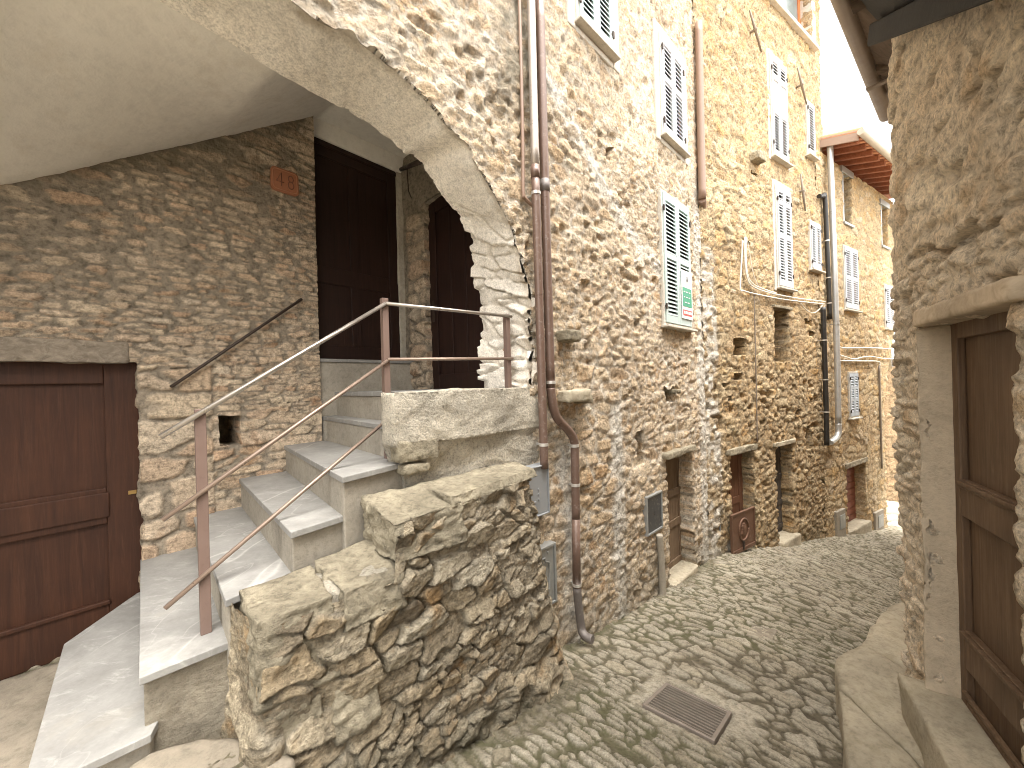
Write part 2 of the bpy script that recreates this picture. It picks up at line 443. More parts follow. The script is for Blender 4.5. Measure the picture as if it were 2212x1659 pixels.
M_P = mat_rubble('dry_rubble', SP, (.44, .395, .315), (.13, .12, .085), .012, (.33, .19, .07), grain=22, contrast=.45)
M_R = mat_rubble('roughcast_beige', SR, (.74, .65, .52), (.28, .24, .18), .009, (.50, .35, .20), strata=False)
M_D = mat_rubble('rubble_brown', [(.30, .20, .12), (.40, .28, .17), (.34, .25, .16), (.44, .31, .19)], (.42, .31, .2), (.2, .18, .1))
M_W = mat_rubble('whitewash', [(.74, .70, .63), (.79, .755, .69), (.76, .72, .65), (.80, .77, .71)], (.72, .68, .60), (.36, .29, .21), .0022, None, strata=False, contrast=.18)
M_cob = mat_rubble('cobbles', [(.32, .29, .23), (.41, .375, .30), (.36, .33, .265), (.44, .405, .33), (.37, .33, .25), (.415, .39, .325)], (.175, .152, .108), (.12, .12, .06), .008, None, grain=30, strata=False, contrast=.35)
M_vault = mat_plaster('vault_plaster', (.74, .71, .65), .06, 15, .0022, (.52, .45, .35), .5, 1.1)
M_lint = mat_plaster('grey_plaster', (.48, .44, .37), .14, 26, .005, (.25, .22, .18), .5, 2)
M_conc = mat_plaster('rough_concrete', (.56, .51, .42), .30, 58, .016, (.33, .28, .20), .55, 3)
M_riser = mat_plaster('riser_cement', (.33, .30, .25), .14, 30, .003, (.27, .235, .18), .6, 3)
M_plast = mat_plaster('old_plaster', (.58, .545, .48), .10, 34, .006, (.45, .38, .28), .5, 3)
M_jamb = mat_plaster('jamb_plaster', (.55, .46, .345), .10, 30, .006, (.30, .25, .18), .4, 2.2)
M_cap = mat_plaster('cap_stone', (.37, .325, .24), .30, 24, .022, (.17, .15, .105), .8, 5)
M_ledge = mat_plaster('ledge_stone', (.42, .37, .28), .18, 22, .008, (.27, .24, .15), .6, 2.6)
M_pave = mat_plaster('paving_stone', (.27, .235, .185), .2, 16, .004, (.15, .125, .095), .8, 1.8)
M_conc2 = mat_plaster('riser_render', (.34, .30, .235), .2, 26, .016, (.20, .17, .12), .7, 5)
M_marble = mat_marble('grey_marble')
M_door = mat_wood('brown_door', (.031, .0105, .0048), (.060, .0215, .0092), 1, .65, 'z', (.078, .033, .017))
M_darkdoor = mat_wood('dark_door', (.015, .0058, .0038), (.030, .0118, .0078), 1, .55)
M_rdoor = mat_wood('weathered_door', (.085, .050, .028), (.150, .096, .058), 1, .6, 'z', (.235, .165, .108))
M_bdoor = mat_wood('brown_lane_door', (.12, .055, .033), (.21, .105, .063), 1, .55)
M_olddoor = mat_wood('old_plank', (.10, .065, .04), (.20, .14, .09), 1, .8, 'z', (.28, .21, .14))
M_greydoor = mat_wood('grey_plank', (.05, .045, .04), (.12, .10, .085), 1, .8)
M_reddoor = mat_wood('red_plank', (.19, .065, .04), (.28, .11, .07), 1, .6, 'x')
M_beam = mat_wood('grey_beam', (.13, .105, .08), (.30, .255, .20), .7, .85, 'x', (.36, .31, .25))
M_dlint = mat_wood('door_lintel_wood', (.36, .29, .21), (.52, .435, .33), .7, .8, 'x')
M_rafter = mat_wood('rafter_red', (.22, .075, .035), (.34, .13, .07), .8, .7, 'x')
M_soffit = mat_wood('soffit_dark', (.07, .048, .033), (.15, .105, .075), .8, .8, 'x')
M_black = mat_wood('black_timber', (.010, .009, .008), (.022, .02, .018), 1, .8, 'x')
M_orange = mat_wood('orange_frame', (.52, .15, .045), (.66, .22, .07), 1, .4)
M_steel = mat_paint('brown_steel', (.17, .115, .095), .45, 0, .14, (.10, .06, .05), .4)
M_rail = mat_paint('rail_steel', (.30, .225, .18), .35, .55, .15, (.14, .08, .05), .5)
M_railworn = mat_paint('rail_worn', (.42, .38, .34), .32, .8, .15)
M_iron = mat_paint('dark_iron', (.045, .03, .022), .6, .2, .2)
M_pipe = mat_paint('brown_pipe', (.155, .10, .078), .35, .15, .18, (.45, .40, .36), .4)
M_pipeg = mat_paint('grey_pipe_top', (.42, .37, .33), .35, .4, .16, (.2, .14, .11), .4)
M_pipet = mat_paint('tan_pipe', (.25, .165, .12), .45, 0, .12)
M_pipez = mat_paint('zinc_pipe', (.52, .53, .53), .35, .55, .10)
M_pipek = mat_paint('black_pipe', (.022, .02, .018), .4, 0, .2)
M_pipel = mat_paint('lead_grey_pipe', (.17, .15, .14), .5, .3, .25, (.35, .33, .3), .5)
M_clip = mat_paint('clip_zinc', (.62, .60, .57), .35, .6, .1)
M_white = mat_paint('shutter_white', (.50, .51, .53), .5, 0, .06, (.5, .47, .42), .25)
M_teal = mat_paint('shutter_teal', (.44, .53, .52), .5, 0, .08, (.72, .74, .72), .4)
M_blue = mat_paint('shutter_blue', (.46, .51, .57), .5, 0, .06)
M_dark_inside = mat_paint('dark_inside', (.012, .012, .013), .9, 0, .1)  # near-black, puts the dark behind the shutters into the colour
M_pane = mat_paint('window_pane', (.16, .20, .21), .12, 0, .1)
M_hatch = mat_paint('grey_metal', (.34, .35, .345), .4, .45, .1, (.2, .18, .15), .4)
M_hatchb = mat_paint('blue_grey_box', (.30, .315, .33), .45, .2, .08)
M_hatchd = mat_paint('dark_hatch', (.085, .09, .095), .35, .5, .25, (.45, .42, .38), .5)
M_gratem = mat_paint('grate_iron', (.29, .25, .215), .55, .5, .25, (.22, .17, .12), .4)
M_cable = mat_paint('white_cable', (.72, .68, .60), .5, 0, .08)
M_cabled = mat_paint('dark_cable', (.22, .18, .14), .6, 0, .1)
M_meter = mat_plaster('meter_box', (.34, .305, .25), .08, 20, .003)
M_tile = mat_paint('terracotta', (.36, .15, .08), .6, 0, .12, (.34, .14, .08), .3)
M_tilel = mat_paint('terracotta_light', (.42, .20, .115), .6, 0, .1)
M_ink = mat_paint('engraved_ink', (.19, .08, .05), .7, 0, .1)
M_paper = mat_paint('sign_white', (.80, .80, .78), .5, 0, .03)
M_green = mat_paint('sign_green', (.06, .30, .19), .5, 0, .05)
M_red = mat_paint('sign_red', (.60, .10, .10), .5, 0, .05)
M_ink2 = mat_paint('sign_grey', (.35, .36, .37), .6, 0, .05)
M_leather = mat_paint('brown_plate', (.155, .085, .055), .5, .3, .2, (.26, .16, .1), .4)
M_roof = mat_paint('roof_tile', (.52, .24, .13), .8, 0, .25)
M_verge = mat_paint('verge_board', (.34, .25, .20), .6, 0, .15)
M_gut = mat_paint('gutter_cream', (.50, .46, .40), .4, .1, .05)
M_gutd = mat_paint('gutter_brown', (.27, .22, .185), .4, .3, .12)
M_pebble = mat_paint('pebble', (.55, .58, .52), .5, 0, .1)
M_brass = mat_paint('brass', (.45, .30, .12), .35, .9, .1)

# ================================================================== GROUND
gpts = [(A.P(.35, -1.46, -.38), 0), (A.P(.55, -1.60, -.45), 0), (A.P(.93, -1.87, -.43), 0), (A.P(1.5, -2.0, -.42), 0), (A.P(1.98, -2.08, -.43), 0),
        (A.P(2.9, -2.36, 0), 0), (A.P(4.34, -2.54, 0), 0), (A.P(5.96, -2.68, 0), 0), (A.P(2.5, -2.25, .3), 0)]
G = [(p.x, p.y, p.z) for p, _ in gpts]
G += [(3.1, 5.7, -2.68), (4.6, 6.75, -3.0), (6.6, 8.14, -3.42), (9.57, 9.97, -4.0), (2.55, 2.6, -2.42), (2.15, 1.9, -2.28), (1.8, 1.4, -2.05), (0, 0, -1.62), (1, 0, -1.72),
      (-1, -2, -1.3), (1, -2, -1.35), (4.5, 4.1, -2.9), (7, 6.2, -3.5), (10, 8.6, -4.05), (14, 12, -4.9), (-1.3, 1.0, -1.46), (-2.5, 1.5, -1.62), (-2, .5, -1.58), (-3.4, 1.2, -1.62),
      (.9, 2.4, -2.13), (1.2, 1.6, -2.0), (1.9, 3.6, -2.42), (3.3, 5.0, -2.68), (.3, 1.55, -1.86), (-.55, 1.25, -1.6), (-1.25, 1.48, -1.415), (-1.5, 1.32, -1.425), (-.9, 1.42, -1.46), (-1.1, 1.2, -1.45), (13, 6, -4.4), (16, 14, -5.2), (-4, -3, -1.4), (4, -3, -1.5), (-3, 4, -1.7), (3, 12, -3.6)]
G = np.array(G)
def rbf_k(r): return np.where(r > 0, r * r * np.log(np.maximum(r, 1e-9)), 0)
nG = len(G)
Kx = rbf_k(np.hypot(G[:, None, 0] - G[None, :, 0], G[:, None, 1] - G[None, :, 1])) + np.eye(nG) * .004
Pm = np.stack([np.ones(nG), G[:, 0], G[:, 1]], 1)
Aug = np.block([[Kx, Pm], [Pm.T, np.zeros((3, 3))]])
wG = np.linalg.solve(Aug, np.concatenate([G[:, 2], np.zeros(3)]))
def ground_h(X, Y):
    X = np.asarray(X, float); Y = np.asarray(Y, float)
    h = wG[nG] + wG[nG + 1] * X + wG[nG + 2] * Y
    for k in range(nG): h = h + wG[k] * rbf_k(np.hypot(X - G[k, 0], Y - G[k, 1]))
    return h
def gh(x, y): return float(ground_h(x, y))
def atg(px, py):
    r = ray(px, py); t = 1.5
    for _ in range(60): t += (gh(r.x * t, r.y * t) - r.z * t) / (r.z - .2) * .6
    p = r * t; return Vector((p.x, p.y, gh(p.x, p.y)))

gr_c = [atg(1432, 1479), atg(1580, 1540), atg(1544, 1612.6), atg(1396, 1526)]
gr_o = sum(gr_c, Vector()) / 4
gr_x = ((gr_c[1] - gr_c[0]) + (gr_c[2] - gr_c[3])) / 2; gr_y = ((gr_c[3] - gr_c[0]) + (gr_c[2] - gr_c[1])) / 2
gr_lx, gr_ly = gr_x.length, gr_y.length
gr_x.normalize(); gr_n = gr_x.cross(gr_y).normalized()
if gr_n.z < 0: gr_n = -gr_n
gr_y = gr_n.cross(gr_x).normalized()
cv = atg(1648, 1368)
def axis(a, b, segs):
    out = []
    x = a
    while x < b:
        out.append(x)
        st = segs[-1][1]
        for lim, v in segs:
            if x < lim: st = v; break
        x += st
    return np.array(out)
gx = axis(-5, 17, [(-2.4, .05), (-1.6, .02), (4.2, .0125), (6.5, .022), (9, .04), (99, .08)])
gy = axis(-4, 15, [(.8, .06), (5.5, .0125), (8.5, .022), (99, .05)])
GX, GY = np.meshgrid(gx, gy, indexing='ij')
H = ground_h(GX, GY)
sA = GX * A.d.x + GY * A.d.y; pA = GX * A.n.x + GY * A.n.y
tt = sst(5, 7, sA) * R(10)
far = sst(3.5, 7.0, sA)
u_ = pA * np.cos(tt) + sA * np.sin(tt) * .3; w_ = sA
rb = rubble(w_, u_, .092, .16, 21, jit=.45, pw=2.5, wgt=.75, warp=.45)
rb2 = rubble(w_, u_, .056, .155, 22, jit=.43, pw=2.5, wgt=.5, warp=.35)
use2 = fbm(w_ * .9, u_ * .9, 5, 3) + .25 * sst(3.0, 4.5, sA) > .12
pick = lambda k: np.where(use2, rb2[k], rb[k])
e = pick('e') + .03 * fbm(GX * 30, GY * 30, 3, 2)
st = sst(.11, .30, e)
flag = sst(.10, -.10, GX + 1.35 - .2 * (GY - 1.0)) * sst(2.3, 2.0, GY)           # paving by the left door
lx = (GX - gr_o.x) * gr_x.x + (GY - gr_o.y) * gr_x.y; ly = (GX - gr_o.x) * gr_y.x + (GY - gr_o.y) * gr_y.y
gd = np.maximum(np.abs(lx) - gr_lx / 2, np.abs(ly) - gr_ly / 2)
cem = sst(.17, .06, gd + .07 * fbm(GX * 8, GY * 8, 14, 3) + .05 * (ly < 0))
dirt = np.clip(sst(.55, .25, np.hypot(GX + .95, GY - 1.35)) + sst(.25, .02, np.abs(pA - 1.74) + .2 * fbm(GX * 4, GY * 4, 15, 3)) * (sA < 2.3) * (sA > .2) * .9 + sst(.16, .0, 2.15 - pA + .12 * fbm(GX * 4, GY * 4, 16, 3)) * (sA > 2) * (sA < 6.1), 0, 1)
sup = np.clip(np.maximum(np.maximum(cem, flag), dirt * .8), 0, 1)
bigst = rubble(sA, pA, .5, .42, 31, wgt=.3)
disp = st * (.012 + .012 * pick('a') + pick('dx') * (pick('b') - .5) * .25 + pick('dy') * (pick('c') - .5) * .16 - .012 * pick('f') ** 2) * (1 - sup)
disp = disp + .0045 * fbm(GX * 22, GY * 22, 8, 4) + .010 * fbm(GX * 2.2, GY * 2.2, 9, 3) * (1 - flag)
disp = disp + dirt * (.016 * fbm(GX * 14, GY * 14, 10, 4) + .012 * fbm(GX * 40, GY * 40, 12, 2)) + cem * .012
disp = disp - flag * .01 * (1 - sst(.0, .06, bigst['e']))
pit = sst(.012, -.012, gd)
disp = disp * (1 - pit) - pit * .16
Vg = np.stack([GX, GY, H + disp], -1)
mor = np.clip((1 - st) * (1 - sup) + .85 * cem * 0 + dirt * .85, 0, 1)
mor = np.where(flag > .5, (1 - sst(0, .05, bigst['e'])) * .6, mor)
sid = np.where(sup > .5, np.where(flag > .5, .55 + .4 * bigst['a'], .45 + .3 * vn(GX * 9, GY * 9, 4)), pick('a'))
moss = np.clip((1 - st) * (1 - sup) * .75 * sst(.35, .65, vn(GX * 1.3, GY * 1.3, 44) + .15) + dirt * .55 * sst(.3, .7, vn(GX * 3, GY * 3, 45)) * (1 - flag), 0, 1) * (1 - .5 * far)
cg = np.stack([sid, mor, moss, np.ones_like(sid)], -1)
Vg[..., 2] -= .12 * flag
ig = np.arange(GX.size).reshape(GX.shape)
Fg = np.stack([ig[:-1, :-1], ig[1:, :-1], ig[1:, 1:], ig[:-1, 1:]], -1).reshape(-1, 4)
setp(mesh_np('street', Vg.reshape(-1, 3), Fg, M_cob, attr=cg.reshape(-1, 4)), kind='structure')
m = MB(); m.box(-140, 140, -140, 140, -30.2, -30)
setp(m.build('valley_ground', M_ledge), kind='structure')

setp(rough_solid('paving', poly=[(-5, -.5), (-1.2, -.5), (-1.5, .9), (-1.72, 1.30), (-2.2, 2.2), (-2.4, 2.7), (-3.2, 2.0), (-5, 1)], z0=-2, z1=-1.605, res=.06, amp=.005, mat=M_pave, seed=4, freq=3), kind='structure')
# ================================================================== HOUSE A (arched house)
hA = empty('arched_house', A.P(2.6, -2.3, 0), 'tan rubble stone house with the white vaulted archway over the steps', 'house')
def S_(pl, px, py, off=0): return pl.at(px, py, off)[0]
def Z_(pl, px, py, off=0): return pl.at(px, py, off)[1]

out_px = [(1150, 820), (1155, 750), (1147, 700), (1150, 640), (1137, 590), (1120, 540), (1110, 500), (1080, 440), (1055, 395), (1027, 350), (1010, 310), (975, 280), (925, 220), (835, 135), (755, 75), (687, 40), (635, 0)]
in_px = [(1045, 825), (1040, 750), (1037, 690), (1035, 620), (1030, 565), (1015, 520), (1000, 470), (970, 440), (950, 415), (925, 375), (910, 345), (885, 335), (860, 320), (775, 250), (710, 215), (670, 195), (605, 160)]
TH = .45
oc = [A.at(x, y) for x, y in out_px]; ic = [A.at(x, y, TH) for x, y in in_px]
oc = [(oc[0][0], -3.2), (oc[0][0], -1.0)] + oc + [(.2, 2.06), (-.3, 2.05), (-.8, 1.9), (-1.2, 1.6), (-1.5, 1.15), (-1.68, .5), (-1.75, -.4), (-1.75, -3.2)]
ic = [(ic[0][0], -3.2), (ic[0][0], -1.0)] + ic + [(.25, 1.97), (-.2, 1.98), (-.75, 1.84), (-1.14, 1.55), (-1.43, 1.1), (-1.61, .5), (-1.68, -.4), (-1.68, -3.2)]
OD = np.array([(p.x, p.y) for p in curve_pts([(a, b, 0) for a, b in oc], 60)]); ID = np.array([(p.x, p.y) for p in curve_pts([(a, b, 0) for a, b in ic], 60)])
ARC = np.concatenate([[0], np.cumsum(np.hypot(*np.diff(OD, axis=0).T))])
def arch_sdf(S, Z):
    out = np.full(S.shape, 5.0)
    msk = (S < 2.9) & (S > -2.6) & (Z < 2.6)
    s, z = S[msk], Z[msk]
    dmin = np.full(s.shape, 9.0); inside = np.zeros(s.shape, bool); near = np.zeros(s.shape, int)
    stp = 6; ks = list(range(0, len(OD) - 1, stp))
    for k in ks:
        a, b = OD[k], OD[min(k + stp, len(OD) - 1)]; ab = b - a
        t = np.clip(((s - a[0]) * ab[0] + (z - a[1]) * ab[1]) / (ab @ ab + 1e-12), 0, 1)
        d = np.hypot(s - a[0] - t * ab[0], z - a[1] - t * ab[1])
        c = d < dmin; dmin = np.where(c, d, dmin); near = np.where(c, k, near)
        cr = (a[1] > z) != (b[1] > z)
        if abs(ab[1]) > 1e-9: inside ^= cr & (s < a[0] + (z - a[1]) / ab[1] * ab[0])
    inside &= ~((z < -.72) & (s > 1.25))
    inside |= (z < -3.2) & (s < 1.25) & (s > OD[-1, 0])
    arc = ARC[near]
    lower = sst(4.4, 3.6, arc)
    jg = (hsh(np.floor(arc / .085 + .5 * fbm(arc * 3, arc, 6)), arc * 0, 8) - .5) * (.024 + .065 * lower) + .024 * fbm(s * 9, z * 9, 66, 3)
    out[msk] = np.where(inside, -dmin, dmin) + jg
    return out
gA = lambda S: np.interp(S, [.3, .93, 1.98, 2.9, 4.34, 5.96], [-1.5, -1.87, -2.1, -2.36, -2.54, -2.68])
def fnA(S, Z):
    r = rubble(S, Z, .25, .115, 101, wgt=.5, warp=.25, pw=3.2)
    r2 = rubble(S, Z, .13, .07, 102, wgt=.5, warp=.25, pw=3.2)
    sel = fbm(S * 1.1, Z * 1.1, 103, 3) > .05
    g = lambda k: np.where(sel, r2[k], r[k])
    e = g('e') + .07 * fbm(S * 16, Z * 16, 104, 3)
    cover = fbm(S * .8 + 3, Z * .6, 105, 4) * .5 + .42                         # how far mortar is smeared over the stones
    # smeared plaster strips: pipe chases and old repairs
    u, = (S,)
    strip = sst(.20, .08, np.abs(S - SEAM + .06 + .06 * fbm(Z * 2, Z * 0, 111, 3))) * sst(3.0, 2.2, Z) + sst(.15, .05, np.abs(S - CH1 + .05 * fbm(Z * 2, Z * 0, 112, 3))) * sst(-.1, -.4, Z) * .9
    strip += sst(.16, .04, np.abs(Z - (2.35 - .62 * (S - 2.9)) + .15 * fbm(S * 2, Z * 0, 113, 3))) * (S > 2.5) * (S < 5.4) * .8
    strip += sst(.15, .05, np.abs(S - 2.72 + .1 * fbm(Z * 3, Z * 0, 114, 3))) * sst(-.4, -.7, Z)
    strip = np.clip(strip, 0, 1)
    lo = .02 + .10 * np.clip(cover, 0, 1) + .35 * strip
    st = sst(lo, lo + .16, e)
    D = st * (.005 + .013 * g('a') + g('dx') * (g('b') - .5) * .18 + g('dy') * (g('c') - .5) * .30)
    D = D + .012 * fbm(S * 15, Z * 19, 106, 4) + .022 * fbm(S * 1.6, Z * 1.6, 107, 3) + strip * .012 + .006 * fbm(S * 45, Z * 50, 108, 2)
    pits = sst(.58, .74, vn(S * 4.5, Z * 6, 109)) * sst(.6, .75, vn(S * 11, Z * 16, 110)) * (1 - strip)
    D = D - .03 * pits
    dark_damp = np.clip(sst(.55, -.05, Z - gA(S) + .25 * fbm(S * 3, Z * 3, 120, 3)) * .7, 0, 1)
    grey = sst(.35, .1, np.abs(S - 2.2)) * sst(1.7, 2.4, Z) * .85 * sst(.3, .6, vn(S * 5, Z * 4, 139))
    smear = np.clip(strip * sst(.30, .55, vn(S * 7, Z * 7, 131) * .6 + .4 * vn(S * 23, Z * 23, 132)) * .95 + .45 * sst(.60, .85, vn(S * 1.2, Z * .9, 133)) * sst(.40, .75, .6 * vn(S * 9, Z * 9, 134) + .4 * vn(S * 31, Z * 31, 135)), 0, .9)
    return D, np.stack([g('a'), np.clip((1 - st) * .95 + strip * .5, 0, 1), np.clip(dark_damp + grey, 0, 1), 1 - smear], -1)
SEAM = 5.97
CH1 = (S_(A, 1335, 1100) + S_(A, 1345, 1300)) / 2
def qrect(pl, l0, l1, r0, r1):
    """left edge top/bottom, right edge top/bottom in photo pixels -> s0,s1,z0,z1"""
    a, b, c, d = (pl.at(*q) for q in (l0, l1, r0, r1))
    return (a[0] + b[0]) / 2, (c[0] + d[0]) / 2, (b[1] + d[1]) / 2, (a[1] + c[1]) / 2
qA1 = list(qrect(A, (1241, -60), (1243, 45), (1312, 0), (1316, 122)));  qA1[3] = qA1[2] + 1.45
qA2 = qrect(A, (1421, 85), (1426, 292), (1466, 135), (1473, 330))
qA3 = qrect(A, (1423, 420), (1431, 700), (1481, 455), (1486, 705))
def hole_px(pl, x0, x1, y0, y1, depth=.3, **k):
    ym = (y0 + y1) / 2; xm = (x0 + x1) / 2
    return Hole(S_(pl, x0, ym), S_(pl, x1, ym), Z_(pl, xm, y1), Z_(pl, xm, y0), depth, **k)
def win_hole(q, d=.14): return Hole(q[0] + .02, q[1] - .02, q[2] + .02, q[3] - .02, d, jag=0)
dA = qrect(A, (1440, 985), (1444, 1231), (1494, 968), (1502, 1215))
dA = (dA[0], dA[1], Z_(A, 1446, 1228, .2), dA[3])
holesA = [win_hole(qA1), win_hole(qA2), win_hole(qA3), Hole(dA[0], dA[1], dA[2] - .3, dA[3], .30, jag=.02),
          hole_px(A, 1375, 1394, 928, 1006, .3), hole_px(A, 1434, 1455, 838, 868, .25, jag=.03), hole_px(A, 1226, 1243, 738, 758, .12, jag=.03), hole_px(A, 1310, 1322, 318, 345, .1, jag=.04)]
svA = axis(-2.6, 5.99, [(.4, .035), (3.3, .0155), (99, .022)]); zvA = axis(-2.95, 7.0, [(2.6, .0175), (99, .032)])
bodyA = [boxvf(A, 2.42, 5.96, TH, 3.5, -3.4, 7.0), boxvf(A, -2.6, 2.42, TH + .02, 3.5, 3.0, 7.0), boxvf(L, -2.7, 2.6, .45, 2.0, -2.2, 3.0), boxvf(L, 2.60, 4.0, -1.2, 2.0, -2.2, 3.0),
         boxvf(A, -2.6, -1.8, .03, TH, -2.5, 3.0), boxvf(A, -2.9, -2.62, -.02, 3.5, -2.5, 7.0)]
_, bS, bZ, bD, bE = relief('wall', A.pos, svA, zvA, fnA, M_A, hA, holesA, arch_sdf, True, bodyA)
# soffit of the arch: follows the ragged front edge of the wall back to the inner edge
u, inv = np.unique(bE, return_inverse=True); inv = inv.reshape(-1, 2)
s_, z_, d_ = bS[u], bZ[u], bD[u]
near = np.array([np.argmin((OD[:, 0] - a) ** 2 + (OD[:, 1] - b) ** 2) for a, b in zip(s_, z_)])
arcs = np.arange(2.2, ARC[-1] - .5, .0125)
ox, oz = np.interp(arcs, ARC, OD[:, 0]), np.interp(arcs, ARC, OD[:, 1]); ix, iz = np.interp(arcs, ARC, ID[:, 0]), np.interp(arcs, ARC, ID[:, 1])
for _ in range(6): ix[1:-1] = (ix[:-2] + 2 * ix[1:-1] + ix[2:]) / 4; iz[1:-1] = (iz[:-2] + 2 * iz[1:-1] + iz[2:]) / 4
tx, tz = np.gradient(ox), np.gradient(oz)
for _ in range(20): tx[1:-1] = (tx[:-2] + 2 * tx[1:-1] + tx[2:]) / 4; tz[1:-1] = (tz[:-2] + 2 * tz[1:-1] + tz[2:]) / 4
tl = np.hypot(tx, tz); nrx, nrz = -tz / tl, tx / tl
k0 = len(arcs) // 2
if nrx[k0] * (.3 - ox[k0]) + nrz[k0] * (0 - oz[k0]) < 0: nrx, nrz = -nrx, -nrz
lower = sst(4.75, 3.9, arcs)
jin = (hsh(np.floor(arcs / .095 + .4 * fbm(arcs * 3, arcs, 16)), arcs * 0, 18) - .5) * (.024 + .10 * lower) + .016 * fbm(arcs * 9, arcs * 0, 19, 3)
mL = 34; VV = []; CC = []; FF = []; na = len(arcs); ia = np.arange(na)
for k in range(mL + 1):
    t = k / mL
    rr = rubble(t * TH + arcs * 0 + .02, arcs, .24, .10, 201, wgt=.5, warp=.3, pw=3)
    stn = sst(.03, .14, rr['e'] + .05 * fbm(arcs * 14, arcs * 0 + t * 6, 202, 2))
    dd = stn * (.012 + .045 * rr['a'] + rr['dy'] * (rr['b'] - .5) * .60 + rr['dx'] * (rr['c'] - .5) * .3) * (.06 + .94 * lower) + .008 * fbm(arcs * 9, arcs * 0 + t * 4, 203, 4) * (.3 + .7 * lower) + .018 * fbm(arcs * 1.7, arcs * 0 + t * 1.2, 204, 2)
    dd = dd + jin * sst(.82, 1.0, t) * sst(.55, 1.05, ix); dd = np.where(ix < .6, dd * sst(1.0, .8, t) + 0, dd)
    VV.append(A.pos(ox * (1 - t) + ix * t + nrx * dd, oz * (1 - t) + iz * t + nrz * dd, np.full(na, -.006 - TH * t)))
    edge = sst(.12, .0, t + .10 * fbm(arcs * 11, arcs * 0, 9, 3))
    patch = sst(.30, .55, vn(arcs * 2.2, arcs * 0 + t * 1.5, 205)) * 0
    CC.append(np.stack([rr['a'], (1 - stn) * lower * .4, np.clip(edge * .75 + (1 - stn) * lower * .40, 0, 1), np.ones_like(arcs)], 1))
    if k: a0 = (k - 1) * na; FF.append(np.stack([a0 + ia[:-1], a0 + ia[1:], a0 + na + ia[1:], a0 + na + ia[:-1]], 1))
n0 = na * (mL + 1)
q0 = A.pos(s_, z_, d_); q1 = A.pos(OD[near][:, 0], OD[near][:, 1], np.full(len(s_), -.014))
VV += [q0, q1]; cl = np.tile([.3, .5, .55, 1.0], (len(s_), 1)); CC += [cl, cl]
okl = np.hypot(s_ - OD[near][:, 0], z_ - OD[near][:, 1]) < .14; inv = inv[okl[inv[:, 0]] & okl[inv[:, 1]]]
FF.append(np.stack([n0 + inv[:, 0], n0 + inv[:, 1], n0 + len(s_) + inv[:, 1], n0 + len(s_) + inv[:, 0]], 1))
mesh_np('arch_soffit', np.concatenate(VV), np.concatenate(FF), M_W, hA, None, np.concatenate(CC))

# vault over the steps
def zc(s): return np.where(s < 1.45, 1.49 + .73 * s, 1.49 + .73 * 1.45)
sv = np.linspace(-2.7, 2.62, 160); qv = np.linspace(0, 1, 40)
SS, QQ = np.meshgrid(sv, qv, indexing='ij')
zin = np.interp(SS, ID[::-1, 0], np.maximum.accumulate(ID[::-1, 1])[:] * 1.0)
top_in = np.array([max([z for s, z in ID if abs(s - q) < .12] + [-9]) for q in sv])[:, None] + QQ * 0
zl = zc(SS)
zmix = np.where(top_in > zl, top_in + .01, zl)
qb = np.clip(QQ / .70, 0, 1); qb = qb ** .8
zz = zl * qb + zmix * (1 - qb)
zz = np.where(SS < -1.6, zl + (zz - zl) * 0 + .6 * (1 - qb), zz)
zz = zz + .035 + .012 * fbm(SS * 2.2, QQ * 2.5, 301, 3) + .003 * fbm(SS * 12, QQ * 14, 302, 2)
Pw = L.pos(SS, zz, np.full(SS.shape, -.45)); Pin = A.pos(SS, zz, np.full(SS.shape, -TH + .015))
qq = QQ[..., None]; Vv = Pin * (1 - qq) + Pw * qq
iv = np.arange(SS.size).reshape(SS.shape)
Fv = np.stack([iv[:-1, :-1], iv[1:, :-1], iv[1:, 1:], iv[:-1, 1:]], -1).reshape(-1, 4)
o = mesh_np('vault', Vv.reshape(-1, 3), Fv, M_vault, hA); md = o.modifiers.new('thick', 'SOLIDIFY'); md.thickness = .06; md.offset = 0
# stone back wall
gL = lambda S: -1.6
qLd_s1 = S_(L, 301, 1000); qLd_z1 = Z_(L, 150, 781)
def fnL(S, Z):
    r = rubble(S, Z, .26, .082, 401, wgt=.55, warp=.3, pw=3)
    r2 = rubble(S, Z, .15, .05, 402, wgt=.5, warp=.3, pw=3)
    big = rubble(S, Z, .34, .17, 403, wgt=.5, warp=.2, pw=3.4)
    sel = fbm(S * 1.0 + 5, Z * 1.3, 404, 3) + .25 * sst(.2, 1.2, Z) > .12
    quoin = (sst(.42, .34, np.abs(S - qLd_s1 - .02)) * (Z < .2) > .5)
    g = lambda k: np.where(quoin, big[k], np.where(sel, r2[k], r[k]))
    e = g('e') + .06 * fbm(S * 18, Z * 22, 405, 3)
    cov = np.clip(fbm(S * .9, Z * .9 + 4, 406, 4) * .9 + .38 + .25 * sst(.4, 1.1, Z), 0, 1) * (1 - .6 * quoin)
    lo = .03 + .26 * cov
    st = sst(lo, lo + .12, e)
    D = st * (.004 + .009 * g('a') + g('dx') * (g('b') - .5) * .07 + g('dy') * (g('c') - .5) * .22 + .012 * quoin) - .006 * sst(.05, .0, np.abs(e - lo)) * (1 - quoin) + .004 * fbm(S * 14, Z * 18, 407, 4) + .012 * fbm(S * 1.4, Z * 1.4, 408, 2) + .003 * fbm(S * 50, Z * 60, 409, 2)
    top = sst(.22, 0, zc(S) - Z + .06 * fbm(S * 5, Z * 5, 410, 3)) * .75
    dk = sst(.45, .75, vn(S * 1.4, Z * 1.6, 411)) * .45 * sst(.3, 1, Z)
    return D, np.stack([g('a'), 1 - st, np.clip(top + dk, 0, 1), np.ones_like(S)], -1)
sqh = hole_px(L, 472, 522, 897, 963, .44, jag=.008, cap=True)
holesL = [Hole(-1.35, qLd_s1, -2.2, qLd_z1, .12, jag=.012), sqh]
